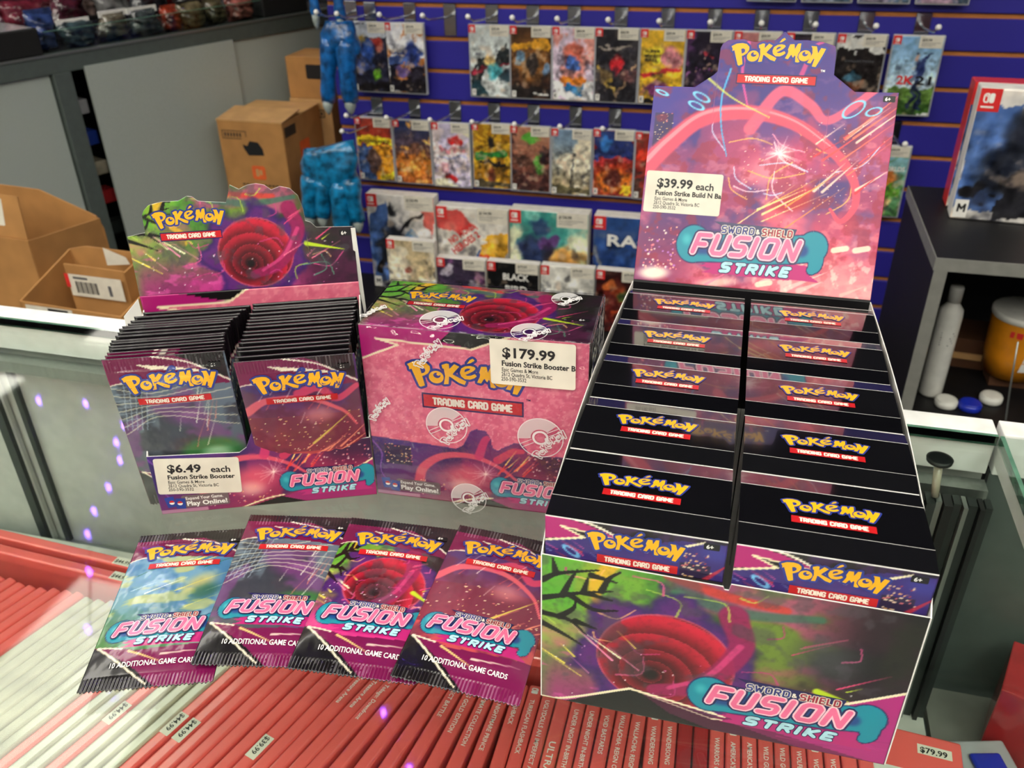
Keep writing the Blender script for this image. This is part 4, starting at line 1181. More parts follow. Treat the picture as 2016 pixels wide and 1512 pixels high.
# ------------------------------------------------------------------ opened booster box with packs
BW, BH, BD = 140.4, 127.8, 65.1
ob = thing('booster_box', 'opened card pack box with raised cut-out lid and packs standing inside', 'card box', (-.3428, .3762, 0), math.radians(22.31))
art_card('front_panel', BW, FLAP, paint_frontflap, FR(), ob)
s = PR(); s.fusion(84, 9.8, 50); s.build('title', ob, FR())
s = PR(); play_badge(s, 3.5, 2.2); s.build('badge', ob, FR())
s = PR(); s.sticker(1.2, 16.5, 52.5, 28.2, '$6.49', 'each', ('Fusion Strike Booster', .80), .3, math.radians(-4.6))
o = s.build('price_sticker', ob, FR()); o['label'] = 'white price sticker reading 6.49 each'
obj('box_bottom', MB().quadbox(.0008, .0008, .0002, BW * .001 - .0008, BD * .001 - .0008, .0009), ['white_card'], ob)
for xx, nm in ((0.0, 'side_panel'), (BW * .001 - .0007, 'side_panel')):
    Ms = frame((xx, 0, 0), (0, 1, 0), (0, 0, 1))
    obj(nm, MB().prism([(.0008, 0), (BD * .001, 0), (BD * .001, .118), (.048, .112), (.030, .070), (.0008, .0465)], 0, .0007, Ms), ['white_card'], ob)
art_card('back_panel', BW, BH, paint_backwall, FR((0, BD * .001, 0)), ob, step=1.2)
s = PR(); s.logo(52, 92, 66, .15); s.build('logo', ob, FR((0, BD * .001, 0)))
LID = [(0, 39.1), (10, 40.6), (14, 40), (14.2, 48.5), (12.5, 50)]
LID = [(0, 39.1), (8, 40.7), (11.2, 41), (11.4, 52), (13, 55), (16.4, 58.1), (24.4, 59.8), (34.6, 59.7), (40.2, 62.4), (43.5, 61.8), (46.5, 58.9), (63.4, 57.0), (65.5, 62.2), (67.3, 67.8), (72.4, 64.9), (78.0, 67.2), (83.2, 67.8), (88.3, 66.6), (92.2, 63.3), (97.7, 65.2), (103.6, 63.6), (108.2, 58.8), (110.4, 49.7), (110.8, 42.5), (114.0, 41.3), (117.2, 37.9), (140.4, 36.9)]
la = math.radians(8.1)
ML = frame((0, BD * .001, BH * .001), (1, 0, 0), (0, math.sin(la), math.cos(la)))
lid = art_card('lid', BW, LID, paint_storm(140.4, 66, .55, .36, .36), ML, ob)
s = PR(); s.logo(17, 42.2, 44.4, .15); s.tcg(20.3, 35.3, 37.2, 4.4, .15); s.build('logo', lid, ML)
s = PR(); age_mark(s, 131.3, 31.2, 4); s.build('age_mark', lid, ML)
d = BD * .001
obj('tuck_flap', MB().v and None or MB().prism([(0, 0), (.011, .010), (.0115, .027), (0, .038)], 0, .0006, frame((-.0001, d - .004, .128), (-.93, -.36, 0), (0, 0, -1))), ['white_card'], ob)
obj('tuck_flap', MB().prism([(0, 0), (.0028, .0), (.004, .058), (.0028, .066), (0, .03)], 0, .0006, frame((BW * .001 - .0012, d + .003, .164), (1, -.12, 0), (0, 0, -1))), ['white_card'], ob)
# packs in the box: two columns from back to front
OBM = Matrix.Translation((-.3428, .3762, 0)) @ Matrix.Rotation(math.radians(22.31), 4, 'Z')
lowA, zA = pack_mesh('wrapper', 1, 68.0, 117.0, 30, 60, 1.7, 11, False, True)
lowB, zA = pack_mesh('wrapper', 1, 68.0, 117.0, 56, 100, 1.7, 11, False, False)
for m_ in ('foil_print', 'foil_back'):
    lowA.materials.append(MATS[m_]); lowB.materials.append(MATS[m_])
rn = random.Random(3)
NP = 16
for colm in (0, 1):
    for k in range(NP):
        last = k == NP - 1
        f = k / (NP - 1)
        y0 = .0615 - f * .0520                      # foot of the pack
        lean = 1.0 + (f ** 1.6) * (4.5 if colm == 0 else 9.5) + rn.uniform(-.35, .35)
        xo = (.0012 - .0105 * math.sin(min(1, f * 1.25) * math.pi * .62)) if colm == 0 else (.0712 - .004 * f + rn.uniform(-.0006, .0006))
        if colm == 0:
            xo += rn.uniform(-.0007, .0007)
        z0 = .0012 - (.003 * f if colm else 0) + rn.uniform(0, .0015)
        hero = last
        side = 'left' if colm == 0 else 'right'
        if hero:
            lab = 'front card pack in the %s row of the opened box, %s' % (side, 'grey city print' if colm == 0 else 'violet city print')
        elif k == NP - 2 and colm == 0:
            lab = 'card pack just behind the front one in the left row of the opened box'
        else:
            lab = 'black edged card pack, %s from the front in the %s row of the opened box' % (ORD[NP - 1 - k], side)
        t = thing('booster_pack', lab, 'card pack', (0, 0, 0), 0, 'card packs standing in the opened box')
        a = math.radians(lean); roll = rn.uniform(-.006, .006) + (-.012 if (colm == 0 and k > 10) else 0)
        up = (math.sin(roll), -math.sin(a), math.cos(a))
        M = OBM @ frame((xo, y0, max(.001, z0)), (1, 0, 0), up)
        t.matrix_world = M
        if hero:
            me, zf = pack_mesh('wrapper', 1 if colm == 0 else 3, 70.5, 117.0, 100, 170, 2.0, 5 + colm, False)
            # the print of a 123 mm pack fits the crimped 117 mm one
            finish('wrapper', me, ['foil_print', 'foil_back'], t)
            p = PR(); p.logo(8, 91.0, 55, .35, e=.024); p.tcg(14, 83.6, 43, 4.6, .35, False); p.build('logo', t, Matrix(), zf)
            p = PR(); age_mark(p, 59.5, 106.2, 3.8, .35); p.build('age_mark', t, Matrix(), zf)
        else:
            share('wrapper', lowB if (k >= NP - 3 and colm == 0) else lowA, t)
            if k == NP - 2 and colm == 0:
                p = PR(); age_mark(p, 57, 102.5, 3.4, .3); p.build('age_mark', t, Matrix(), zA)

# ------------------------------------------------------------------ sealed booster box
sb = thing('booster_box', 'sealed pink card pack box in printed clear wrap with a 179.99 price sticker', 'card box', (-.2127, .4310, 0), math.radians(2.7))
obj('carton', MB().quadbox(.0003, .0004, .0003, BW * .001 - .0003, BD * .001, BH * .001 - .0004), ['black_card'], sb)
art_card('front_print', BW, BH, paint_sealed_front, FR(), sb, thick=.3)
MT = frame((0, 0, BH * .001), (1, 0, 0), (0, 1, 0))
art_card('top_print', BW, BD, paint_storm(140.4, 65.1, .58, .42, .38, True), MT, sb, thick=.3)
s = PR(); s.logo(29, 87, 75, .15); s.tcg(37.8, 74.2, 62.6, 8.6, .15); s.text('TM', 103, 85, 2, 'logo_navy', .2, .02); s.build('logo', sb, FR())
s = PR(); s.fusion(84, 9.8, 50); s.build('title', sb, FR())
s = PR(); play_badge(s, 3.5, 3); s.build('badge', sb, FR())
s = PR(); s.logo(17, 39.5, 45, .15); s.tcg(20.6, 31.8, 37, 4.6, .15); age_mark(s, 129, 27, 4); s.build('logo', sb, MT)
# clear wrap with its printed emblems
w = obj('shrink_wrap', MB().quadbox(-.0012, -.0012, .0006, BW * .001 + .0014, BD * .001 + .0012, BH * .001 + .0012), ['wrap_film'], sb, bevel=.0012, bseg=3)
def wordline(p, x, y, w, rot, z, m='wrap_print_line', wt=.32):
    c, s_ = math.cos(rot), math.sin(rot)
    for g in LOGO:
        for lp in g:
            q = [(x + a * w * c - b * w * s_, y + a * w * s_ + b * w * c) for a, b in lp]
            p.stroke(q, wt, m, z, True, 4)
def emblem(p, cx, cy, r, clip=None):
    """printed ball mark: pale upper half, ring, band and the wordmark set aslant"""
    ro = math.radians(30)
    up = [(cx + r * math.cos(ro + math.radians(k)), cy + r * math.sin(ro + math.radians(k))) for k in range(14, 167, 9)]
    low = [(cx + r * .42 * math.cos(ro + math.radians(k)), cy + r * .42 * math.sin(ro + math.radians(k))) for k in range(160, 15, -12)]
    p.poly([up + low], 'wrap_print', .0)
    p.ringd(cx, cy, r * .96, r * 1.0, 'wrap_print_line', .05, 40)
    p.ringd(cx, cy, r * .26, r * .36, 'wrap_print_line', .05, 20)
    for sg in (1, -1):
        for off in (-.09, .09):
            a = (math.cos(ro) * sg, math.sin(ro) * sg); n_ = (-math.sin(ro) * off * r, math.cos(ro) * off * r)
            p.stroke([(cx + a[0] * r * .38 + n_[0], cy + a[1] * r * .38 + n_[1]), (cx + a[0] * r * .96 + n_[0], cy + a[1] * r * .96 + n_[1])], .22, 'wrap_print_line', .05, False, 0)
    wordline(p, cx - r * .05, cy - r * 1.25, r * 2.0, math.radians(48), .1)
    return p
MW = FR((0, -.0014, 0))
s = PR(); emblem(s, 52, 62, 13.5); emblem(s, 112, 60, 14.5); emblem(s, 64, 6, 12); wordline(s, 4, 58, 22, math.radians(52), .1); wordline(s, 38, 100, 26, math.radians(50), .1)
s.build('wrap_emblem', w, MW)
MWt = frame((0, 0, BH * .001 + .0014), (1, 0, 0), (0, 1, 0))
s = PR(); emblem(s, 48, 12, 12.5); emblem(s, 104, 6, 11); emblem(s, 118, 54, 9); wordline(s, 2, 6, 20, math.radians(60), .1); s.build('wrap_emblem', w, MWt)
s = PR(); s.sticker(81.9, 96.3, 51.2, 30.6, '$179.99', '', ('Fusion Strike Booster B', .865), 0, math.radians(.6))
o = s.build('price_sticker', sb, FR((0, -.0018, 0))); o['label'] = 'white price sticker reading 179.99'

# ------------------------------------------------------------------ tall counter display with ten boxes
TW = 164.3
TX, TY = -.0673, .2940
dp = thing('counter_display', 'tall open counter display tray with standing pink and violet header card', 'display', (TX, TY, 0))
art_card('front_panel', TW, [(0, 95.3), (80.8, 93.6), (81.4, 92), (83.4, 92), (84.0, 95.6), (TW, 95.2)], paint_tray, FR(), dp, step=.6)
s = PR(); s.fusion(79, 14.5, 71); s.build('title', dp, FR())
obj('tray_bottom', MB().quadbox(0, .0008, .0002, TW * .001, .2996, .0012), ['white_card'], dp)
for sg, x0 in ((-1, -.0006), (1, TW * .001)):
    mb = MB(); n = 14
    prof = [(0, .095), (.004, .1), (.02, .1085), (.15, .105), (.3, .0995)]
    for i in range(n + 1):
        yv = .2996 * i / n; bul = .0032 * math.sin(math.pi * i / n) * sg
        zt = float(np.interp(yv, [q[0] for q in prof], [q[1] for q in prof]))
        for (dx, zz) in ((0, .0003), (.0006, .0003), (.0006, zt), (0, zt)):
            mb.v.append((x0 + bul * (zz / .1) + dx, yv, zz))
    for i in range(n):
        b = i * 4
        for q in range(4):
            mb.f.append((b + q, b + (q + 1) % 4, b + 4 + (q + 1) % 4, b + 4 + q)); mb.m.append(0)
    mb.f += [(3, 2, 1, 0), tuple(n * 4 + q for q in range(4))]; mb.m += [0, 0]
    obj('side_panel', mb, ['white_card'], dp)
obj('back_panel', MB().quadbox(0, .2990, .0012, TW * .001, .2998, .1005), ['black_card'], dp)
ha = math.radians(25.44)
MH = frame((0, .2996, .1008), (1, 0, 0), (0, math.sin(ha), math.cos(ha)))
HEAD = [(0, 138.5), (13.9, 138.5), (28.5, 138.7), (40.6, 147.6), (43.0, 150), (43.3, 166), (44.5, 169), (48.1, 171.6), (58.3, 172.5), (66.2, 170.8), (73.6, 172.3), (79.9, 172.4), (85.5, 178.3), (92.4, 172.8), (101.1, 173.0), (111.1, 172.0), (119.6, 169.6), (120.8, 165), (121.2, 150.4), (129.3, 144.5), (136.0, 139.7), (151.8, 139.9), (TW, 140.2)]
hd = art_card('header', TW, HEAD, paint_night, MH, dp, step=.62)
obj('fold', MB().prism([(0, -1.6e-3), (TW * .001, -1.6e-3), (TW * .001, .0), (0, .0)], -.0007, .0003, MH), ['black_card'], hd)  # black strip standing for the shade along the header's foot
s = PR(); s.logo(50.6, 153.6, 63.2, .15); s.tcg(57, 142.9, 52.6, 5.7, .15); s.text('TM', 112, 152, 2.2, 'logo_white', .2, .02); s.build('logo', hd, MH)
s = PR(); s.fusion(37, 17, 83, .15); s.build('title', hd, MH)
s = PR(); age_mark(s, 154.8, 133.7, 4.1); s.build('age_mark', hd, MH)
s = PR(); s.sticker(1.4, 49.5, 54.3, 29.4, '$39.99', 'each', ('Fusion Strike Build N Ba', .865), .3); o = s.build('price_sticker', hd, MH); o['label'] = 'white price sticker reading 39.99 each'
ROWY = [.0043, .0629, .1190, .1759, .2327]
ROWN = ['front', 'second', 'third', 'fourth', 'rearmost']
bx_w = .0800
for c in (0, 1):
    for k, y in enumerate(ROWY):
        h0 = .1173 - .0608 * y - .0014
        dep = (ROWY + [.2895])[k + 1] - y - .0012
        side = ('left', 'right')[c]
        dx = rn.uniform(-.0004, .0004)
        t = thing('deck_box', '%s black glossy card box in the %s column of the counter display' % (ROWN[k], side), 'card box', (TX + (.0404 if c == 0 else .1242) + dx, TY + y, .0014), rn.uniform(-.004, .004), 'glossy card boxes in the counter display')
        hw = bx_w / 2
        zt = lambda yy: h0 - .0608 * yy
        prof = [(0, 0), (dep, 0), (dep, zt(dep) - .0016), (dep * .78, zt(dep * .78)), (dep * .24, zt(dep * .24)), (0, zt(0) - .0022)]
        Mp = frame((-hw, 0, 0), (0, 1, 0), (0, 0, 1))
        obj('carton', MB().prism(prof, 0, bx_w, Mp), ['gloss_black'], t)
        mb = MB()
        for (ya, wd_) in ((.0, .0003), (dep * .24, .00010), (dep * .78, .00020), (dep - .0003, .0003)):
            za = float(np.interp(ya, [0, dep * .24, dep * .78, dep], [zt(0) - .0022, zt(dep * .24), zt(dep * .78), zt(dep) - .0016]))
            mb.quadbox(-hw, ya - .00003, za - .0001, hw, ya + wd_, za + .00009)
        obj('fold_line', mb, ['fold_white'], t)
        Mt = frame((-hw, 0, h0), (1, 0, 0), (0, 1, -.0608))
        s = PR(); s.logo(18.5, 26.0, 42, .2, e=.02); s.tcg(22.3, 19.2, 35.5, 5.0, .2, False); s.build('logo', t, Mt)
        if k == 0:
            zb = .0905
            Mf = FR((-hw, -.0002, zb))
            art_card('front_print', 80, (h0 - .0024 - zb) * 1000, paint_boxfront, Mf, t, thick=.2)
            s = PR(); s.logo(19, 7.0, 43.5, .15, e=.024); s.tcg(24, .8, 36, 4.6, .15, False); s.build('logo', t, Mf)
            s = PR(); age_mark(s, 70, 17.5, 3.6); s.build('age_mark', t, Mf)
# ================================================================== back wall goods
mat('case_plastic', (176, 178, 184), rough=.18, coat=.6, var=.03)
hook_cache = {}
def wall_hook(x, z, lab, empty=False):
    t = thing('wall_hook', lab, 'wall hook', (x, 2.165, z), 0, 'metal slatwall hooks')
    if not hook_cache:
        a = obj('plate', MB().quadbox(-.0155, -.003, -.070, .0155, 0, .001).quadbox(-.0155, -.004, -.002, .0155, .008, .003), ['chrome'], t, bevel=.0008, bseg=1)
        b = obj('prong', MB().tube([(0, -.002, -.024), (0, -.03, -.024), (0, -.15, -.012), (0, -.19, .002)], .0026, 8), ['chrome'], t, smooth=True)
        c = obj('tip', MB().ball((0, -.192, .003), (.006, .006), 6), ['logo_white'], t, smooth=True)
        hook_cache.update(plate=a.data, prong=b.data, tip=c.data)
    else:
        for k, me in hook_cache.items():
            share(k, me, t)
    return t
rowname = {1: 'top', 2: 'second'}
HX1 = [-.9346, -.8304, -.7273, -.6215, -.5206, -.4208, -.3102, -.2025, -.0974, .0051, .1104, .2254, .3403]
HX2 = [-.9391, -.8353, -.7252, -.6217, -.5190, -.4121, -.3138, -.205, -.10, .005, .11, .215, .325]
for i, xx in enumerate(HX1):
    wall_hook(xx, .0715, 'bare chrome hook with no game on it in the top row' if i == 2 else 'chrome hook of the top row, %s from the left' % ORD[i])
for i, xx in enumerate(HX2):
    if i < 7 or i > 11:
        wall_hook(xx, -.1575, 'chrome hook of the second row, %s from the left' % ORD[i])

def cover(w, h, spec):
    def f(X0, Y0):
        sd = (len(spec) * 7 + sum(spec[0])) % 50
        X = X0 + (fbm(X0 / w * 5, Y0 / w * 5, sd) - .5) * w * .30; Y = Y0 + (fbm(X0 / w * 5, Y0 / w * 5, sd + 9) - .5) * w * .30
        a = Art(X, Y, spec[0])
        for s_ in spec[1:]:
            k = s_[0]
            if k == 'g': a.grad(s_[1], s_[2], (0, h), (0, 0))
            elif k == 'n': a.noise(s_[1], w * s_[2], s_[3] if len(s_) > 3 else .48, (s_[3] if len(s_) > 3 else .48) + .14, len(spec) + s_[1][0] % 17)
            elif k == 'e': a.ell(s_[1] * w, s_[2] * h, s_[3] * w, s_[4] * w, s_[5], .45, s_[6] if len(s_) > 6 else 0)
            elif k == 'b': a.rect(-1, s_[1] * h, w + 1, s_[2] * h, s_[3])
            elif k == 'r': a.rect(s_[1] * w, s_[2] * h, s_[3] * w, s_[4] * h, s_[5])
            elif k == 'l': a.seg((s_[1] * w, s_[2] * h), (s_[3] * w, s_[4] * h), s_[5] * w, s_[6], s_[5] * w * .6)
            elif k == 'p': a.poly([(x * w, y * h) for x, y in s_[1]], s_[2])
            elif k == 'rays':
                an = np.arctan2(Y - s_[2] * h, X - s_[1] * w); a.mix((np.sin(an * s_[4]) > .2) * .8, s_[3])
            elif k == 'd': a.dots(s_[1], (0, s_[2] * h, w, s_[3] * h), (w * .015, w * .05), s_[4], 3)
        g1 = fbm(X0 / w * 9, Y0 / w * 9, sd + 3)[:, None]; g2 = fbm(X0 / w * 16, Y0 / w * 16, sd + 6)[:, None]
        busy = .35 + .65 * sst(.85, .6, Y0 / h)[:, None]
        a.c = a.c * (1 + (g1 - .5) * 1.3 * busy) + (g2 - .5) * 70 * busy
        hue = fbm(X0 / w * 6, Y0 / w * 6, sd + 13)
        a.mix(np.clip((hue - .62) * 4, 0, .5) * busy[:, 0], (230, 200, 170)); a.mix(np.clip((.36 - hue) * 4, 0, .55) * busy[:, 0], (26, 28, 44))
        return a
    return f
def boxart(t, w, h, dep, spec, logo='tl', price=True, rating=None, words=(), step=2.2, shell='case_plastic', lscale=1.0, inset=3.0, ptxt='$59.99'):
    """cover, corner mark, price label and rating on the front of a case of w x h mm standing at the thing's origin"""
    hw = w * .0005
    key = ('case', w, h, dep, shell)
    if key not in case_me:
        o = obj('shell', MB().quadbox(-hw, -dep * .001, 0, hw, 0, h * .001), [shell], t, bevel=.0018, bseg=2); case_me[key] = o.data
    else:
        share('shell', case_me[key], t)
    M = FR((-hw + inset * .001, -dep * .001 - .0006, inset * .001))
    cw, ch = w - 2 * inset, h - 2 * inset
    art_card('cover', cw, ch, cover(cw, ch, spec), M, t, step=step, thick=.4, mat_art='cover_print')
    p = PR(); q = 16 * lscale
    if logo:
        p.rect(-inset * .6, ch - q * 1.15 + inset * .6, q - inset * .3, ch + inset * .6, 'red_logo', .3)
        symbol(p, q * .18, ch - q * .72, q * .52, 'logo_white', .5); p.rect(q * .12, ch - q * .95, q * .72, ch - q * .86, 'logo_white', .5)
    if p.v:
        p.build('corner_logo', t, M)
    if rating:
        p = PR()
        p.rect(2, 2, 12 * lscale, 17 * lscale, 'logo_white', .3); p.block(rating, (4.4 if rating == 'M' else 5) * lscale, 6.5 * lscale, (5.4 if rating == 'M' else 4) * lscale, 6.5 * lscale, .8 * lscale, 'ink_black', .5, 0, .3, 4)
        p.build('rating_mark', t, M)
    for (tx, x_, y_, sz, m_, fit, ro) in words:
        p = PR()
        p.text(tx, x_ * cw, y_ * ch, sz, m_, .6, .03, fit=fit * cw if fit else None, rot=math.radians(ro))
        p.build('title', t, M)
    if price:
        p = PR(); lw, lh = 47 * max(1, lscale * .9), 25 * max(1, lscale * .85)
        p.rect(cw - lw - 1, ch - lh + 2, cw - 1, ch + 2, 'sticker_paper', .7)
        p.text(ptxt, cw - lw + 4, ch - lh * .36, lh * .28, 'ink_black', .9, .03, fit=lw * .42)
        for r_ in range(3):
            p.rect(cw - lw + 4, ch - lh * (.5 + .12 * r_), cw - lw + 4 + lw * (.8, .6, .45)[r_], ch - lh * (.47 + .12 * r_), 'ink_gray', .9)
        p.build('price_label', t, M)
    return t
W_, K_ = (236, 234, 228), (22, 20, 24)
R1 = [
 (-.9886, 'clear game case with dark cover and blue, yellow and green splashes', [(44, 44, 62), ('b', .78, 1, (190, 196, 206)), ('e', .3, .7, .25, .2, (200, 160, 60)), ('e', .7, .68, .25, .2, (170, 60, 50)), ('e', .48, .6, .28, .34, (58, 92, 170)), ('e', .68, .3, .16, .22, (112, 176, 50)), ('e', .3, .36, .2, .22, (90, 110, 180)), ('b', 0, .14, K_)], 'E', ()),
 (-.8914, 'clear game case with white top, blue and white stripes and dark foot', [(232, 232, 236), ('b', .0, .42, (30, 28, 40)), ('b', .42, .62, (70, 96, 160)), ('b', .62, .66, W_), ('b', .54, .57, W_), ('n', (190, 120, 60), .2, .52), ('e', .7, .58, .3, .35, (40, 62, 130)), ('e', .4, .34, .3, .14, (110, 90, 150)), ('b', 0, .2, (28, 26, 36))], 'E', ()),
 (-.6741, 'clear game case with snowy grey cover and round badge', [(196, 204, 202), ('p', [(0, .2), (.2, .52), (.6, .58), (1, .76), (1, .5), (.4, .4), (0, .0)], (36, 44, 48)), ('l', 0, .34, 1, .52, .05, (150, 40, 60)), ('e', .5, .52, .14, .14, (230, 190, 120)), ('e', .62, .38, .2, .3, (70, 160, 170)), ('e', .85, .3, .14, .2, (40, 60, 70)), ('p', [(0, 0), (.5, 0), (.2, .2), (0, .2)], (30, 60, 70)), ('e', .5, .18, .2, .2, (222, 226, 222))], 'T', ()),
 (-.5717, 'clear game case with brown cover and a broad golden title arch', [(96, 62, 34), ('g', (70, 46, 26), (60, 36, 26)), ('e', .5, .55, .6, .7, (140, 90, 40)), ('p', [(.05, .68), (.05, .78), (.5, .84), (.95, .8), (.95, .7), (.5, .74)], (214, 152, 40)), ('e', .22, .58, .16, .2, (120, 160, 190)), ('e', .85, .42, .16, .16, (110, 140, 170)), ('e', .5, .48, .2, .34, (46, 38, 36)), ('b', 0, .16, (28, 20, 20)), ('r', .55, .04, .95, .07, W_)], 'T', ()),
 (-.4679, 'clear game case with pale lavender and orange cover', [(216, 196, 214), ('n', (226, 150, 140), .3, .5), ('e', .5, .62, .3, .4, (214, 110, 90)), ('e', .5, .5, .2, .2, (70, 110, 190)), ('b', 0, .28, (240, 240, 240)), ('p', [(.2, .3), (.82, .32), (.8, .2), (.3, .18)], (230, 130, 40)), ('p', [(.25, .2), (.8, .24), (.76, .1), (.34, .08)], (50, 130, 190))], 'E', ()),
 (-.3652, 'clear game case with charcoal cover, red oval and golden beams', [(36, 34, 40), ('n', (60, 56, 60), .3, .5), ('l', .5, .12, .05, .5, .05, (180, 150, 70)), ('l', .5, .12, .95, .5, .05, (170, 140, 110)), ('e', .5, .52, .2, .3, (190, 36, 44)), ('e', .2, .36, .18, .2, (110, 90, 60)), ('e', .8, .36, .18, .2, (120, 80, 80)), ('r', .1, .74, .9, .77, (150, 140, 130))], 'T', ()),
 (-.2599, 'clear game case with yellow cover, pink disc and red diagonal band', [(228, 180, 50), ('e', .72, .62, .32, .32, (226, 140, 150)), ('r', .08, .58, .5, .76, (236, 206, 60)), ('l', 0, .36, 1, .5, .07, (200, 50, 60)), ('e', .4, .2, .4, .2, (130, 60, 110)), ('b', 0, .06, K_)], 'E', (('SUPER', .1, .7, 9, 'ink_black', .36, 0), ('MONKEY', .1, .64, 9, 'ink_black', .38, 0), ('BALL', .1, .58, 9, 'ink_black', .32, 0))),
 (-.1559, 'clear game case with dark cover sprinkled with red and violet specks', [(36, 28, 44), ('n', (80, 50, 90), .3, .5), ('d', 30, .1, .7, [(190, 60, 70), (150, 90, 150), (220, 180, 160)])], 'T', ()),
 (-.0506, 'rose game case mostly hidden behind the header card', [(190, 120, 120), ('n', (150, 60, 70), .3, .5)], None, ()),
 (.0620, 'black game case peeking out beside the header peak', [(24, 20, 24), ('n', (60, 50, 60), .3, .5)], None, ()),
 (.1695, 'clear game case with black cover and a small copper ring', [(30, 26, 26), ('b', .8, 1, (226, 226, 220)), ('e', .5, .38, .26, .24, (110, 60, 40)), ('e', .5, .38, .13, .12, (200, 170, 150)), ('e', .42, .46, .2, .14, (60, 100, 120)), ('b', 0, .1, (16, 14, 14))], None, (('COLLECTION', .2, .66, 6, 'ink_gray', .6, 0),)),
 (.2832, 'rightmost game case with golf course cover', [(150, 186, 210), ('g', (120, 170, 214), (226, 232, 226)), ('b', 0, .34, (96, 130, 60)), ('b', 0, .16, (60, 96, 40)), ('l', .55, .14, .62, .42, .07, (40, 52, 84)), ('l', .74, .1, .66, .42, .07, (36, 48, 78)), ('e', .62, .58, .14, .3, (34, 46, 92)), ('e', .56, .74, .08, .09, (190, 150, 130)), ('l', .66, .66, .9, .8, .05, (34, 46, 92)), ('l', .5, .8, .9, .8, .015, K_)], None, (('2K', .2, .40, 25, 'red_logo', .36, 0), ('21', .58, .40, 25, 'ink_black', .34, 0))),
]
PRICES = ['$44.99', '$59.99', '$39.99', '$34.99', '$49.99']
for i, (xx, lab, sp, rt, wd2) in enumerate(R1):
    t = thing('game_case', lab + ', top wall row', 'game case', (xx + .0525, 2.1485, .034 - .170), 0, 'game cases hanging in the top wall row')
    boxart(t, 105, 170, 11, sp, rating=rt, words=wd2, ptxt=PRICES[i % 5])
R2 = [
 (-.9975, 'clear game case with red cover and a bright yellow title bar', [(170, 60, 40), ('n', (110, 40, 36), .3, .46), ('b', .58, .70, (240, 200, 40)), ('p', [(0, 0), (.5, 0), (.45, .56), (0, .56)], (60, 84, 130)), ('p', [(.5, 0), (1, 0), (1, .56), (.45, .56)], (226, 150, 40)), ('e', .45, .3, .22, .4, (90, 66, 60)), ('r', .6, .0, 1, .16, (240, 210, 50))], 'E', (('BORDERLANDS', .06, .615, 10, 'ink_black', .88, 0),)),
 (-.8911, 'clear game case with deep blue top and orange dust below', [(40, 60, 110), ('g', (34, 54, 104), (190, 100, 40)), ('e', .5, .3, .7, .5, (214, 126, 50)), ('e', .3, .52, .12, .2, (110, 70, 60)), ('e', .56, .58, .14, .24, (120, 80, 64)), ('e', .82, .52, .12, .22, (96, 60, 56)), ('n', (236, 170, 80), .2, .56)], 'E', ()),
 (-.7846, 'clear game case with pale pastel cover and two red discs', [(222, 206, 206), ('n', (200, 190, 216), .4, .48), ('n', (226, 222, 190), .5, .5), ('e', .62, .74, .17, .17, (206, 40, 40)), ('e', .46, .16, .16, .16, (206, 40, 40)), ('r', .12, .56, .9, .62, (220, 140, 150)), ('e', .3, .3, .2, .22, (226, 170, 180)), ('r', .1, .46, .9, .5, (170, 170, 200))], None, ()),
 (-.6758, 'clear game case with yellow sunburst cover and green lettering band', [(206, 160, 40), ('rays', .5, .74, (150, 100, 20), 9), ('e', .5, .74, .16, .24, (40, 34, 30)), ('p', [(.04, .42), (.96, .5), (.96, .6), (.04, .54)], (40, 120, 50)), ('r', .15, .36, .85, .42, (30, 30, 30)), ('e', .5, .2, .22, .3, (120, 60, 40)), ('b', 0, .1, (80, 70, 50))], 'E', ()),
 (-.5739, 'clear game case with brown red cover and a green upright shape', [(120, 66, 50), ('g', (190, 130, 100), (70, 36, 34)), ('e', .52, .84, .26, .16, (90, 170, 60)), ('e', .74, .44, .16, .34, (84, 150, 60)), ('e', .32, .46, .2, .2, (84, 54, 44)), ('n', (60, 34, 34), .3, .55)], 'T', ()),
 (-.4686, 'clear game case with sandy cloud cover', [(190, 176, 140), ('g', (120, 150, 180), (170, 146, 100)), ('n', (226, 216, 190), .4, .48), ('l', .5, .12, .5, .56, .05, (60, 60, 66)), ('e', .52, .62, .06, .08, (50, 50, 54)), ('l', .56, .4, .62, .1, .03, (70, 66, 66)), ('b', 0, .12, (90, 84, 60))], 'E', ()),
 (-.3625, 'clear game case with blue swirl above and orange dunes below', [(150, 40, 40), ('b', .56, 1, (46, 60, 120)), ('e', .3, .8, .2, .24, (60, 130, 210)), ('b', .5, .58, (190, 60, 60)), ('b', 0, .5, (170, 60, 40)), ('g', (40, 60, 120), (40, 60, 120)) if False else ('e', .5, .22, .6, .4, (206, 110, 40)), ('e', .48, .26, .22, .34, (96, 40, 34)), ('r', .68, .03, .96, .14, (226, 190, 50))], 'E', ()),
 (-.2589, 'clear game case with red and brown cover at the header card edge', [(150, 50, 40), ('b', .62, .76, (220, 60, 40)), ('n', (90, 60, 50), .3, .48), ('e', .4, .1, .2, .2, (60, 60, 60))], 'E', ()),
 (.2652, 'clear game case with yellow and green cover below the golf one', [(206, 176, 70), ('g', (150, 200, 226), (70, 120, 60)), ('e', .62, .46, .3, .36, (190, 110, 50)), ('e', .6, .2, .24, .3, (230, 190, 130)), ('n', (90, 140, 50), .3, .55)], None, (('WORLDS', .4, .66, 15, 'logo_white', .56, 0),)),
]
for i, (xx, lab, sp, rt, wd2) in enumerate(R2):
    t = thing('game_case', lab + ', second wall row', 'game case', (xx + .0525, 2.1485, -.198 - .170 - (.002 * (i % 3))), 0, 'game cases hanging in the second wall row')
    boxart(t, 105, 170, 11, sp, rating=rt, words=wd2, ptxt=PRICES[(i + 2) % 5])
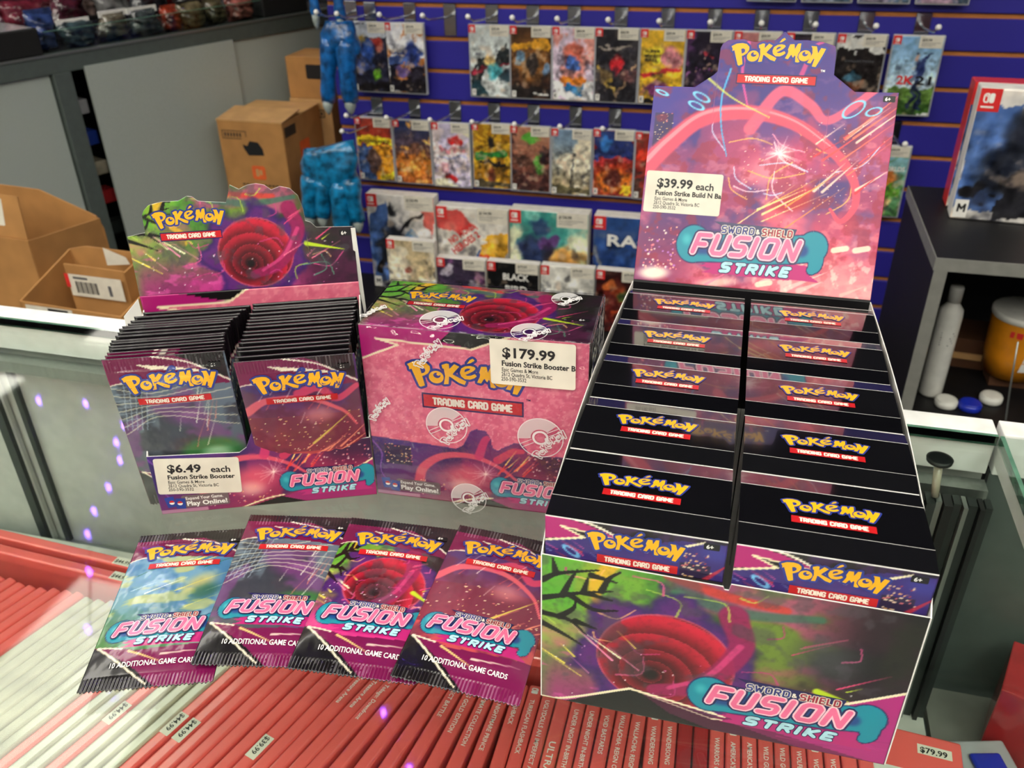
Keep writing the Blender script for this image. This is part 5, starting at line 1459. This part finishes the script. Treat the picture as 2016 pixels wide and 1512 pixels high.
# a row further up, only the feet of the cases reach into the picture
for i, xx in enumerate([.02, .135, .25, .365]):
    t = thing('game_case', 'game case of the uppermost wall row, only its foot in view, %s from the left' % ORD[i], 'game case', (xx, 2.1485, .094), 0, 'game cases of the uppermost wall row')
    boxart(t, 105, 170, 11, [(120 + 20 * i, 150, 170), ('n', (70, 90, 110), .3)], rating=None, price=False, logo=None)
# wall shelf with large boxed sets
sh = thing('wall_shelf', 'dark shelf on the blue wall carrying the large boxed games', 'shelf', (-.6, 2.05, -.672))
obj('board', MB().quadbox(-.45, -.16, 0, .85, .112, .018), ['shelf_black'], sh, bevel=.002)
obj('bracket', MB().quadbox(-.40, -.12, -.05, -.39, .112, 0), ['alu_dark'], sh)
obj('bracket', MB().quadbox(.39, -.12, -.05, .40, .112, 0), ['alu_dark'], sh)
SZ = -.654
heroes = [(226, 222, 216), ('p', [(0, .78), (.3, .9), (.36, .6), (.3, .1), (0, .06)], (78, 110, 170)), ('p', [(.62, 1), (1, 1), (1, .55), (.8, .8)], (222, 110, 100)), ('l', .1, .2, .8, .82, .05, K_), ('e', .36, .48, .26, .4, (34, 38, 50)), ('e', .42, .82, .12, .14, (30, 30, 36)), ('p', [(.55, .5), (1, .3), (1, .5), (.7, .62)], (110, 150, 190)), ('p', [(.22, 0), (.56, 0), (.52, .36), (.3, .4)], (22, 22, 28))]
B3 = [
 (-.961, -.768, 270, 40, heroes, 'M', (), 'large white, blue and red boxed game at the left end of the wall shelf'),
 (-.7653, -.5673, 250, 40, [(220, 216, 206), ('p', [(0, 1), (.3, 1), (.55, .8), (.1, .72), (0, .76)], (214, 80, 76)), ('p', [(.3, .25), (.62, .52), (.75, .1), (.4, 0)], (40, 96, 160)), ('p', [(.55, .36), (.72, .72), (1, .78), (1, 0), (.66, 0), (.8, .2)], (236, 176, 50)), ('p', [(.5, .34), (.66, .5), (.8, .3), (.7, .1)], (222, 80, 44)), ('p', [(0, .2), (.16, .34), (.1, .1)], (60, 96, 140))], None, (('NO MORE', .2, .58, 26, 'red_logo', .42, 38), ('HEROES 2', .24, .47, 26, 'red_logo', .48, 38)), 'large boxed game with red slanted lettering and orange flame shapes on the shelf'),
 (-.5656, -.3561, 255, 45, [(120, 196, 180), ('n', (60, 150, 140), .3, .48), ('n', (220, 226, 190), .4, .52), ('e', .3, .56, .26, .3, (34, 50, 90)), ('e', .52, .42, .22, .3, (40, 34, 46)), ('e', .48, .68, .16, .16, (86, 54, 110)), ('e', .74, .46, .26, .26, (230, 170, 90)), ('e', .36, .86, .16, .14, (40, 70, 110)), ('e', .8, .16, .24, .2, (50, 130, 130)), ('e', .5, .15, .26, .24, (36, 34, 50))], None, (), 'large boxed game with turquoise, navy and orange cover on the shelf'),
 (-.3446, -.14, 255, 45, [(36, 66, 130), ('g', (48, 86, 150), (26, 48, 104)), ('l', .12, .0, .06, .7, .07, (120, 126, 140))], None, (('RACE', .16, .70, 42, 'logo_white', .75, 0), ('CLUB', .3, .84, 18, 'case_grey', .4, 0)) if False else (('RACE', .16, .70, 42, 'logo_white', .75, 0),), 'large navy boxed game with pale RACE lettering on the shelf'),
]
for (x0, x1, h, dep, sp, rt, wd2, lab) in B3:
    t = thing('boxed_game', lab, 'boxed game', ((x0 + x1) / 2, 2.08 + dep * .001, SZ), 0, 'large boxed games on the wall shelf')
    boxart(t, round((x1 - x0) * 1000 - 2), h, dep, sp, rating=rt, words=wd2, shell='white_card', lscale=1.9, inset=.6, ptxt='$134.99', step=2.6)
B4 = [
 (-.8572, -.7271, 200, 25, [(226, 216, 190), ('n', (200, 180, 140), .3, .52), ('e', .42, .62, .12, .14, (120, 60, 50)), ('e', .4, .24, .2, .2, (130, 50, 50)), ('e', .72, .3, .16, .2, (180, 150, 110))], (), 'cream boxed game with small brown spots in the front shelf row'),
 (-.7236, -.5941, 162, 25, [(60, 48, 70), ('n', (206, 196, 210), .25, .5), ('n', (130, 80, 130), .3, .52)], (), 'violet and white patterned boxed game in the front shelf row'),
 (-.5901, -.4558, 164, 25, [(14, 14, 16), ('e', .3, .16, .12, .12, (220, 170, 60)), ('e', .8, .16, .12, .12, (220, 170, 60))], (('BLACK', .3, .72, 24, 'logo_white', .52, 0), ('BIRD', .34, .52, 24, 'logo_white', .44, 0)), 'black boxed game with white BLACK BIRD lettering in the front shelf row'),
 (-.4519, -.3165, 166, 25, [(228, 226, 216), ('e', .48, .8, .09, .1, (130, 128, 124)), ('e', .52, .86, .05, .06, (110, 108, 104))], (('B  A  D', .3, .5, 20, 'case_grey', .46, 0),), 'plain white boxed game with small grey emblem in the front shelf row'),
 (-.3134, -.1900, 167, 25, [(48, 20, 20), ('e', .4, .5, .3, .5, (150, 60, 30)), ('e', .62, .6, .2, .16, (90, 110, 50)), ('n', (90, 30, 26), .3, .5), ('e', .3, .76, .16, .1, (190, 100, 50))], (), 'dark red boxed game beside the tall display in the front shelf row'),
]
for (x0, x1, h, dep, sp, wd2, lab) in B4:
    t = thing('boxed_game', lab, 'boxed game', ((x0 + x1) / 2, 1.95 + dep * .001, SZ), 0, 'small boxed games in the front shelf row')
    boxart(t, round((x1 - x0) * 1000 - 1), h, dep, sp, words=wd2, shell='white_card', lscale=1.35, inset=.6, ptxt='$79.99')

# ------------------------------------------------------------------ dark shelf unit on the right
su = thing('shelf_unit', 'black shelf unit with grey edges at the right behind the counter', 'shelf unit', (.268, 1.2, FLOOR))
def sbx(name, x0, y0, z0, x1, y1, z1, m):
    return obj(name, MB().quadbox(x0 - .268, y0 - 1.2, z0 - FLOOR, x1 - .268, y1 - 1.2, z1 - FLOOR), [m], su)
sbx('top_board', .268, 1.202, -.118, 1.25, 1.512, -.1, 'shelf_black')
sbx('edge_strip', .268, 1.2, -.118, 1.25, 1.202, -.0998, 'edge_grey')
sbx('edge_strip', .2665, 1.2, -.118, .268, 1.512, -.0998, 'edge_grey')
sbx('side_panel', .268, 1.202, FLOOR, .285, 1.512, -.118, 'shelf_black')
sbx('edge_strip', .268, 1.2, FLOOR, .285, 1.202, -.118, 'edge_grey')
sbx('side_panel', 1.233, 1.202, FLOOR, 1.25, 1.512, -.118, 'shelf_black')
sbx('shelf_board', .285, 1.202, -.378, 1.233, 1.5, -.36, 'shelf_black')
sbx('edge_strip', .285, 1.2, -.378, 1.233, 1.202, -.36, 'edge_grey')
sbx('back_board', .285, 1.5, FLOOR, 1.233, 1.512, -.118, 'dark_void')
for i, (x0, y0, lab) in enumerate([(.3105, 1.452, 'white, blue and red boxed game standing behind its twin on the black shelf'), (.3097, 1.397, 'front white, blue and red boxed game on the black shelf at the right edge')]):
    t = thing('boxed_game', lab, 'boxed game', (x0 + .0965, y0 + .0, -.0998), math.radians(-4 if i else -2), 'twin boxed games on the black shelf')
    boxart(t, 193, 185 if i == 0 else 188, 38, heroes + [('p', [(.55, .0), (1, .0), (1, .18), (.5, .04)], (206, 60, 56)), ('p', [(.62, .06), (1, .2), (1, .42), (.66, .24)], (226, 220, 210))], rating='M', price=False, shell=('red_logo', 'white_card')[i], lscale=1.7, inset=.8,
           words=(('NO MORE', .58, .27, 20, 'red_logo', .4, 14), ('HEROES', .58, .17, 22, 'red_logo', .4, 14)), step=2.4)
bt = thing('bottle', 'tall white plastic bottle inside the black shelf unit', 'bottle', (.326, 1.295, -.36))
obj('body', MB().lathe([(.0165, 0), (.0175, .004), (.0175, .135), (.0165, .146), (.009, .156), (.009, .160)], 24), ['bottle_white'], bt, smooth=True)
obj('cap', MB().lathe([(.0098, .158), (.0098, .180), (.009, .183)], 20), ['bottle_white'], bt, smooth=True)
p = PR()
for r_ in range(6):
    p.rect(-9, 92 + r_ * 4, 4 + (r_ * 5) % 7, 93.6 + r_ * 4, 'ink_gray', .2)
p.build('label_print', bt, FR((0, -.0178, 0)), lambda x, y: -17.5 + math.sqrt(max(1, 17.5 ** 2 - x * x)))
for i, (x0, y0, m_, lab) in enumerate([(.3442, 1.262, 'bottle_white', 'white round lid lying left of the blue one'), (.3776, 1.260, 'cap_blue', 'blue round lid lying between two white ones'), (.4125, 1.290, 'bottle_white', 'white round lid lying right of the blue one')]):
    t = thing('lid', lab + ' in the shelf unit', 'lid', (x0, y0, -.36), 0, 'lids on the shelf')
    obj('disc', MB().lathe([(.0155, 0), (.0165, .002), (.0165, .009), (.0145, .0105)], 28), [m_], t, smooth=True)
    obj('rim', MB().lathe([(.0150, .0104), (.0150, .0116), (.0125, .0118)], 28), [m_], t, smooth=True)
tb = thing('tub', 'orange and white round tub inside the black shelf unit at the right edge', 'tub', (.448, 1.36, -.36))
obj('base_block', MB().quadbox(-.03, -.02, .0005, .03, .02, .020), ['brown_box'], tb)
obj('body', MB().lathe([(.038, .02), (.044, .055), (.047, .115), (.047, .118)], 28), ['tub_orange'], tb, smooth=True)
obj('rim', MB().lathe([(.0475, .116), (.049, .118), (.049, .126), (.046, .127)], 28), ['tub_white'], tb, smooth=True)
p = PR(); p.poly([[(-2, 40), (12, 40), (22, 116), (8, 116)]], 'tub_white', .3); p.rect(-26, 96, -10, 106, 'red_logo', .3); p.build('label', tb, FR((0, -.0475, 0)), lambda x, y: -47 + math.sqrt(max(1, 47 ** 2 - x * x)) - (116 - y) * .06)
t = thing('carton', 'low brown cardboard box on the shelf behind the lids', 'box', (.395, 1.42, -.36), math.radians(-5))
obj('body', MB().quadbox(-.075, -.03, 0, .06, .05, .052), ['brown_box'], t, bevel=.001)
obj('flap', MB().quadbox(-.075, -.034, .018, .02, -.0305, .028), ['cardboard_pale'], t)
t = thing('cable', 'thin cable hanging down in front of the black shelf unit', 'cable', (.412, 1.19, -.40))
obj('cord', MB().tube([(0, .0, 0), (-.002, .004, .06), (-.010, .006, .12), (-.018, .006, .19)], .0012, 6), ['aluminium'], t, smooth=True)

# ------------------------------------------------------------------ blue clawed gloves hanging at the wall's end
def glove(loc, lab, s, fingers, cuff, mt, rot=0.0, flare=0):
    t = thing('glove', lab, 'costume glove', loc, rot, 'blue costume gloves')
    mb = MB(); n = 18; m_ = 12
    # palm: flattened tube from cuff down to the knuckles
    rows = []
    for i in range(m_ + 1):
        f = i / m_
        w = cuff[0] * (1 - f) + cuff[1] * f + .006 * math.sin(f * math.pi)
        d = .020 + .012 * math.sin(f * math.pi)
        rows.append((-f * cuff[2] + flare * (1 - f) * 0, w, d))
    b = 0
    for i, (z, w, d) in enumerate(rows):
        for k in range(n):
            a = 2 * math.pi * k / n
            wob = 1 + .08 * math.sin(3 * a + i * .8)
            zz = z + (flare * math.cos(a) if i == 0 else 0)
            mb.v.append((w * math.cos(a) * wob, d * math.sin(a) * wob, zz))
    for i in range(m_):
        for k in range(n):
            j = (k + 1) % n
            mb.f.append((i * n + k, (i + 1) * n + k, (i + 1) * n + j, i * n + j)); mb.m.append(0)
    mb.f.append(tuple(range(n))); mb.f.append(tuple(m_ * n + k for k in reversed(range(n)))); mb.m += [0, 0]
    obj('palm', mb, [mt], t, smooth=True)
    for (x0, x1, z0, z1, r0, r1) in fingers:
        pts = []; rr = []
        for q in range(9):
            f = q / 8
            pts.append((x0 + (x1 - x0) * f, -.004 - .012 * math.sin(f * 2.4), z0 + (z1 - z0) * f)); rr.append(r0 + (r1 - r0) * f + .0016 * math.sin(f * 9))
        fo = obj('finger', MB().tube(pts, rr, 12), [mt], t, smooth=True)
        cl = MB().tube([(x1, -.016, z1 + .004), (x1 + .001, -.020, z1 - .010), (x1 + .002, -.022, z1 - .022), (x1 + .002, -.021, z1 - .030)], [r1 * .85, r1 * .75, r1 * .42, .001], 10)
        obj('claw', cl, ['claw_grey'], fo, smooth=True)
    return t
glove((-.955, 2.02, .052), 'upper blue glossy costume glove with grey claws left of the wall games', 1, [(-.022, -.044, -.04, -.184, .024, .016), (.016, .016, -.04, -.182, .027, .018)], (.034, .046, .075), 'plush_blue')
glove((-1.0, 2.035, .24), 'topmost blue costume glove, only its claws reaching into the picture', 1, [(-.012, -.010, -.10, -.178, .012, .011), (.050, .052, -.10, -.186, .014, .012)], (.03, .05, .11), 'plush_blue')
glove((-1.005, 1.985, -.236), 'lower blue glossy costume glove with wide cuff above the opened box', 1, [(-.050, -.066, -.08, -.182, .029, .019), (-.016, -.030, -.09, -.180, .028, .018), (.028, .024, -.09, -.212, .031, .024), (.054, .068, -.08, -.186, .026, .017)], (.070, .070, .135), 'plush_teal', 0, .020)
for i, (x, z, lab) in enumerate([(-.985, .052, 'chrome hook holding the upper blue glove'), (-.955, -.218, 'chrome hook holding the lower blue glove')]):
    wall_hook(x, z + .022, lab)

# ------------------------------------------------------------------ cardboard boxes beside the wall
def carton_box(loc, rz, w, d, h, lab, m_='cardboard', open_=True):
    t = thing('cardboard_box', lab, 'cardboard box', loc, rz, 'closed cardboard boxes by the wall')
    obj('body', MB().quadbox(-w, 0, 0, 0, d, h), [m_], t, bevel=.001, bseg=1)
    return t
cb = carton_box((-1.1604, 2.05, -.482), math.radians(-1.3), .173, .19, .2495, 'brown cardboard box with dark hand hole and orange square print')
ca = math.radians(7)
obj('flap', MB().prism([(-.174, -.0), (.001, 0), (.001, .092), (-.174, .092)], 0, .0025, frame((0, 0, .2500), (1, 0, 0), (0, math.cos(ca), math.sin(ca)))), ['cardboard_pale'], cb)
obj('flap', MB().prism([(-.174, 0), (.001, 0), (.001, .095), (-.174, .095)], 0, .0025, frame((0, .0955, .2505), (1, 0, 0), (0, 1, .02))), ['cardboard_pale'], cb)
hole = [(-.112, .196), (-.100, .193), (-.092, .205), (-.070, .203), (-.060, .188), (-.058, .172), (-.100, .170), (-.110, .186)]
s = PR()
s.poly([[(x * 1000, z * 1000) for x, z in hole]], 'dark_void', .15)
for a in ((-163, 226, -100, 228), (-163, 208, -112, 210), (-163, 208, -161, 228), (-100, 214, -98, 228)):
    s.rect(*a, 'dark_ink', .12)
s.text('KEMITRA', -158, 213, 12, 'dark_ink', .12, .02, fit=50) if False else [s.rect(-157 + 8 * q, 213, -152 + 8 * q, 223, 'dark_ink', .12) for q in range(6)]
s.rrect(-98, 112, -62, 146, 6, 'orange_ink', .12); s.rect(-88, 120, -80, 138, 'cardboard_pale', .16); s.rect(-78, 124, -71, 136, 'cardboard_pale', .16)
for r_ in range(2):
    for q in range(11):
        if r_ == 0 or q < 5:
            s.rect(-130 + q * 10, 96 - r_ * 9, -122.5 + q * 10, 100.5 - r_ * 9, 'dark_ink', .12)
s.build('printing', cb, FR((0, -.0002, 0)))
s = PR(); s.rect(8, 214, 62, 238, 'dark_ink', .1); s.rrect(70, 130, 120, 190, 6, 'orange_ink', .1)
s.build('printing', cb, frame((.0002, 0, 0), (0, 1, 0), (0, 0, 1)))
obj('stand', MB().quadbox(-.175, 0, -.467, 0, .19, -.0005), ['grey_panel'], cb)
cb.scale = (1.108, 1.108, 1.108)
c2b = carton_box((-1.1257, 2.272, -.1914), 0, .113, .12, .104, 'brown cardboard box with black label, top of the stack behind the gloves', 'cardboard')
s = PR(); s.rrect(-58, 50, 0, 86, 4, 'ink_black', .15); s.build('label', c2b, FR((0, -.0002, 0)))
c3b = carton_box((-1.1236, 2.270, -.4958), 0, .118, .13, .2875, 'brown cardboard box under the black labelled one behind the gloves', 'cardboard_pale')
s = PR()
for a in ((-106, 240, -20, 243), (-106, 258, -20, 261), (-106, 240, -103, 261), (-23, 240, -20, 261)):
    s.rect(*a, 'dark_ink', .15)
for q in range(7):
    s.rect(-98 + 11 * q, 246, -92 + 11 * q, 255, 'dark_ink', .15)
s.build('printing', c3b, FR((0, -.0002, 0)))
obj('stand', MB().quadbox(-.12, 0, -.4775, 0, .13, -.0005), ['grey_panel'], c3b)
c2b.scale = c3b.scale = (1.056, 1.056, 1.056)

# ------------------------------------------------------------------ opened cartons at the left
lo = thing('low_cabinet', 'low grey cabinet behind the counter carrying the opened cartons', 'cabinet', (-1.2, 1.15, FLOOR))
obj('body', MB().quadbox(-.42, -.18, 0, .42, .16, .66), ['grey_panel'], lo, bevel=.003)
obj('top', MB().quadbox(-.43, -.19, .66, .43, .17, .675), ['edge_grey'], lo, bevel=.002)
t = thing('cardboard_box', 'tall opened brown carton with raised flaps at the left edge', 'cardboard box', (-1.15, 1.10, -.3245), math.radians(-4))
def wallp(name, par, pts, M, th=.003, m_='cardboard'):
    return obj(name, MB().prism(pts, -th, 0, M), [m_], par)
wallp('front_wall', t, [(-.34, 0), (.040, 0), (.038, .172), (-.34, .176)], FR())
wallp('side_wall', t, [(0, 0), (.16, 0), (.16, .155), (0, .172)], frame((.039, 0, 0), (0, 1, 0), (0, 0, 1)))
wallp('back_wall', t, [(-.34, 0), (.040, 0), (.040, .135), (.030, .158), (-.085, .196), (-.34, .20)], FR((0, .16, 0)))
wallp('flap', t, [(-.34, 0), (.034, 0), (.026, .068), (-.34, .074)], frame((0, .004, .173), (1, 0, 0), (0, .18, 1)))
s = PR(); s.rrect(-50, 18, -8, 62, 2, 'sticker_paper', .2); s.build('label', t, frame((0, .004, .173), (1, 0, 0), (0, .18, 1)))
wallp('bottom', t, [(-.34, 0), (.04, 0), (.04, .16), (-.34, .16)], frame((0, 0, .003), (1, 0, 0), (0, 1, 0)))
t2 = thing('cardboard_box', 'low opened carton tray with divider and barcode labels behind the white rail', 'cardboard box', (-.972, 1.00, -.3245), math.radians(-2))
wallp('front_wall', t2, [(-.098, 0), (.090, 0), (.088, .108), (-.098, .112)], FR())
wallp('back_wall', t2, [(-.098, 0), (.115, 0), (.115, .155), (-.062, .158), (-.098, .150)], FR((0, .125, 0)))
wallp('side_wall', t2, [(0, 0), (.128, 0), (.125, .155), (0, .108)], frame((.09, 0, 0), (.2, 1, 0), (0, 0, 1)))
wallp('side_wall', t2, [(0, 0), (.125, 0), (.125, .150), (0, .112)], frame((-.095, 0, 0), (0, 1, 0), (0, 0, 1)))
wallp('divider', t2, [(-.062, 0), (.050, 0), (.050, .148), (-.062, .150)], FR((0, .07, 0)))
wallp('divider', t2, [(0, 0), (.055, 0), (.055, .155), (0, .146)], frame((.052, .07, 0), (0, 1, 0), (0, 0, 1)))
wallp('bottom', t2, [(-.098, 0), (.09, 0), (.09, .125), (-.098, .125)], frame((0, 0, .003), (1, 0, 0), (0, 1, 0)))
s = PR(); s.rect(-56, 98, 46, 136, 'sticker_paper', .2); s.rect(-62, 112, -54, 136, 'red_logo', .25)
for q in range(14):
    s.rect(-44 + q * 3.1, 104, -44 + q * 3.1 + (1.6 if q % 3 else 2.4), 124, 'ink_black', .3)
s.rect(-46, 128, -18, 132, 'ink_gray', .3); s.rect(18, 104, 24, 122, 'ink_gray', .3)
s.build('label', t2, FR((0, .0655, 0)))
s = PR(); s.rect(-88, 84, 0, 108, 'sticker_paper', .2); s.rect(-46, 96, -8, 106, 'ink_black', .3); s.build('label', t2, FR((0, -.0003, 0)))
t3 = thing('paper_slip', 'folded white paper slip sticking up from the carton tray', 'paper', (-.948, 1.10, -.18), .3)
obj('sheet', MB().prism([(-.02, 0), (.016, 0), (.012, .012), (-.020, .030)], 0, .0006, FR()), ['sticker_paper'], t3)

# ------------------------------------------------------------------ grey showcase row on the left
ga = math.radians(67.15)
gs = thing('showcase', 'grey backed showcase row running towards the back on the left', 'showcase', (-1.6173, 1.6732, 0), ga)
def gbx(name, s0, d0, z0, s1, d1, z1, m_, par=None, bevel=0):
    return obj(name, MB().quadbox(s0, d0, z0, s1, d1, z1), [m_], par or gs, bevel=bevel)
gbx('top_rail', -.9, 0, -.042, 1.05, .03, 0, 'grey_rail', bevel=.001)
gbx('rail_lip', -.9, -.004, -.003, 1.05, .0, .002, 'aluminium')
gbx('post', .108, -.006, FLOOR + .05, .150, .024, -.042, 'grey_rail', bevel=.001)
gbx('door_panel', -.9, .010, FLOOR + .05, .104, .016, -.042, 'grey_panel')
dp2 = gbx('door_panel', .187, -.004, FLOOR + .05, .614, .003, -.036, 'grey_panel')
gbx('door_panel', .58, .008, FLOOR + .05, 1.05, .014, -.042, 'grey_panel')
gbx('inner_back', -.9, .45, FLOOR + .05, 1.05, .46, -.01, 'dark_void')
gbx('inner_floor', -.9, .02, FLOOR, 1.05, .46, FLOOR + .05, 'dark_void')
gbx('top_sheet', -.9, .03, -.012, 1.05, .46, -.002, 'dark_void')
gbx('glass_upstand', .118, .008, .002, .735, .012, .048, 'counter_glass')
gbx('upstand_edge', .118, .008, .048, .735, .012, .0495, 'glass_edge')
for i, (z, m_) in enumerate([(-.12, 'case_grey'), (-.2, 'card_blue'), (-.28, 'case_clear'), (-.36, 'case_red_dark'), (-.45, 'alu_dark')]):
    gbx('stock', .14, .05 + .01 * i, z - .035, .20 + .01 * i, .13, z, m_, bevel=.003)
def gpos(s_, d_, z_=0.0):
    return (-1.6173 + s_ * math.cos(ga) - d_ * math.sin(ga), 1.6732 + s_ * math.sin(ga) + d_ * math.cos(ga), z_)
def on_top(name, lab, cat, s_, d_, size, m_, rz=0, z_=0.0005, bev=.004):
    t = thing(name, lab, cat, gpos(s_, d_, z_), ga + rz)
    w, d_, h = size
    obj('body', MB().quadbox(-w / 2, -d_ / 2, 0, w / 2, d_ / 2, h), [m_], t, bevel=bev)
    return t
t = on_top('storage_box', 'black box with pale printed top at the left end of the showcase', 'box', -.06, .08, (.33, .15, .060), 'dark_void')
obj('printed_top', MB().quadbox(-.155, -.07, .0602, .155, .07, .061), ['case_grey'], t)
on_top('storage_box', 'black box at the far end of the showcase rail', 'box', .83, .07, (.16, .10, .065), 'dark_void')
def pouch(s_, d_, w, h, col, lab, rz=0.0):
    nm = 'pouch_%d_%d_%d' % col
    mat(nm, tuple(c * .72 for c in col), rough=.2, coat=.7, var=.8, vscale=38, bump=.8, bscale=60)
    t = thing('bagged_toy', lab, 'bagged toy', gpos(s_, d_, .0), ga + rz, 'bagged toys on the showcase')
    mb = MB(); n = 20; m_ = 12; rb = random.Random(int(s_ * 997) + int(d_ * 131))
    ph = rb.uniform(0, 6); lean = rb.uniform(-.25, .25)
    for i in range(m_ + 1):
        f = i / m_; z = h * f; ww = w * (.88 + .14 * math.sin(f * 5 + ph)); dd = .004 + .024 * math.sin(math.pi * f) ** .7
        for k in range(n):
            a = 2 * math.pi * k / n; r_ = 1 + .22 * math.sin(3 * a + i * 1.7 + ph) + rb.uniform(-.12, .12)
            mb.v.append((ww * .5 * math.copysign(abs(math.cos(a)) ** .5, math.cos(a)) * (1 + rb.uniform(-.06, .06)) + lean * z, dd * math.sin(a) * r_, z + (rb.uniform(-.004, .004) if 0 < i else 0)))
    for i in range(m_):
        for k in range(n):
            j = (k + 1) % n
            mb.f.append((i * n + k, i * n + j, (i + 1) * n + j, (i + 1) * n + k)); mb.m.append(0)
    mb.f.append(tuple(reversed(range(n)))); mb.f.append(tuple(m_ * n + k for k in range(n))); mb.m += [0, 0]
    obj('pouch', mb, [nm], t, smooth=True)
    obj('header_card', MB().quadbox(-w * .46, -.002, h * .90, w * .46, .002, h * 1.14), [('black_card', 'white_card', nm)[int(s_ * 100) % 3]], t).location = (lean * h, 0, 0)
    return t
BAGS = [(.14, .07, .07, .08, (60, 84, 150), 'blue bagged toy beside the black box'), (.22, .05, .09, .055, (70, 92, 100), 'slate bagged toy behind the low glass'), (.31, .06, .08, .06, (120, 112, 96), 'tan bagged toy behind the low glass'),
        (.40, .05, .09, .06, (74, 84, 88), 'dark grey bagged toy behind the low glass'), (.475, .06, .06, .055, (190, 70, 44), 'red orange bagged toy behind the low glass'), (.54, .05, .08, .06, (134, 122, 90), 'olive bagged toy behind the low glass'),
        (.62, .06, .06, .055, (120, 110, 84), 'khaki bagged toy behind the low glass'), (.69, .05, .09, .055, (206, 120, 110), 'pink bagged toy at the end of the low glass'),
        (.18, .20, .16, .10, (130, 40, 60), 'crimson bagged toy in the back row'), (.30, .22, .13, .11, (200, 170, 160), 'pale pink bagged toy in the back row'), (.42, .20, .13, .11, (150, 150, 150), 'silver bagged toy in the back row'),
        (.54, .22, .12, .13, (190, 24, 30), 'bright red bagged toy in the back row'), (.68, .24, .16, .10, (70, 60, 56), 'dark brown bagged toy in the back row'), (.05, .24, .10, .10, (210, 150, 40), 'amber bagged toy behind the black box'), (-.1, .24, .16, .12, (40, 60, 60), 'dark green bagged toy behind the black box'),
        (.25, .16, .10, .12, (90, 30, 50), 'wine red bagged toy in the middle row'), (.47, .15, .10, .11, (60, 60, 70), 'blue grey bagged toy in the middle row'), (.60, .14, .10, .11, (50, 46, 44), 'charcoal bagged toy in the middle row'), (.36, .30, .14, .16, (120, 20, 40), 'tall crimson bagged toy at the very back'), (.50, .32, .14, .16, (150, 130, 120), 'tall beige bagged toy at the very back'), (.64, .33, .14, .16, (40, 40, 46), 'tall black bagged toy at the very back'), (.22, .32, .14, .17, (110, 60, 90), 'tall mauve bagged toy at the very back'),
        (.36, .14, .22, .045, (18, 18, 20), 'long black bagged toy lying in the middle row'), (.20, .13, .14, .04, (26, 26, 30), 'short black bagged toy in the middle row')]
for a in BAGS:
    pouch(a[0], a[1] + .0, a[2], a[3], a[4], a[5] + ' of the grey showcase', 0)
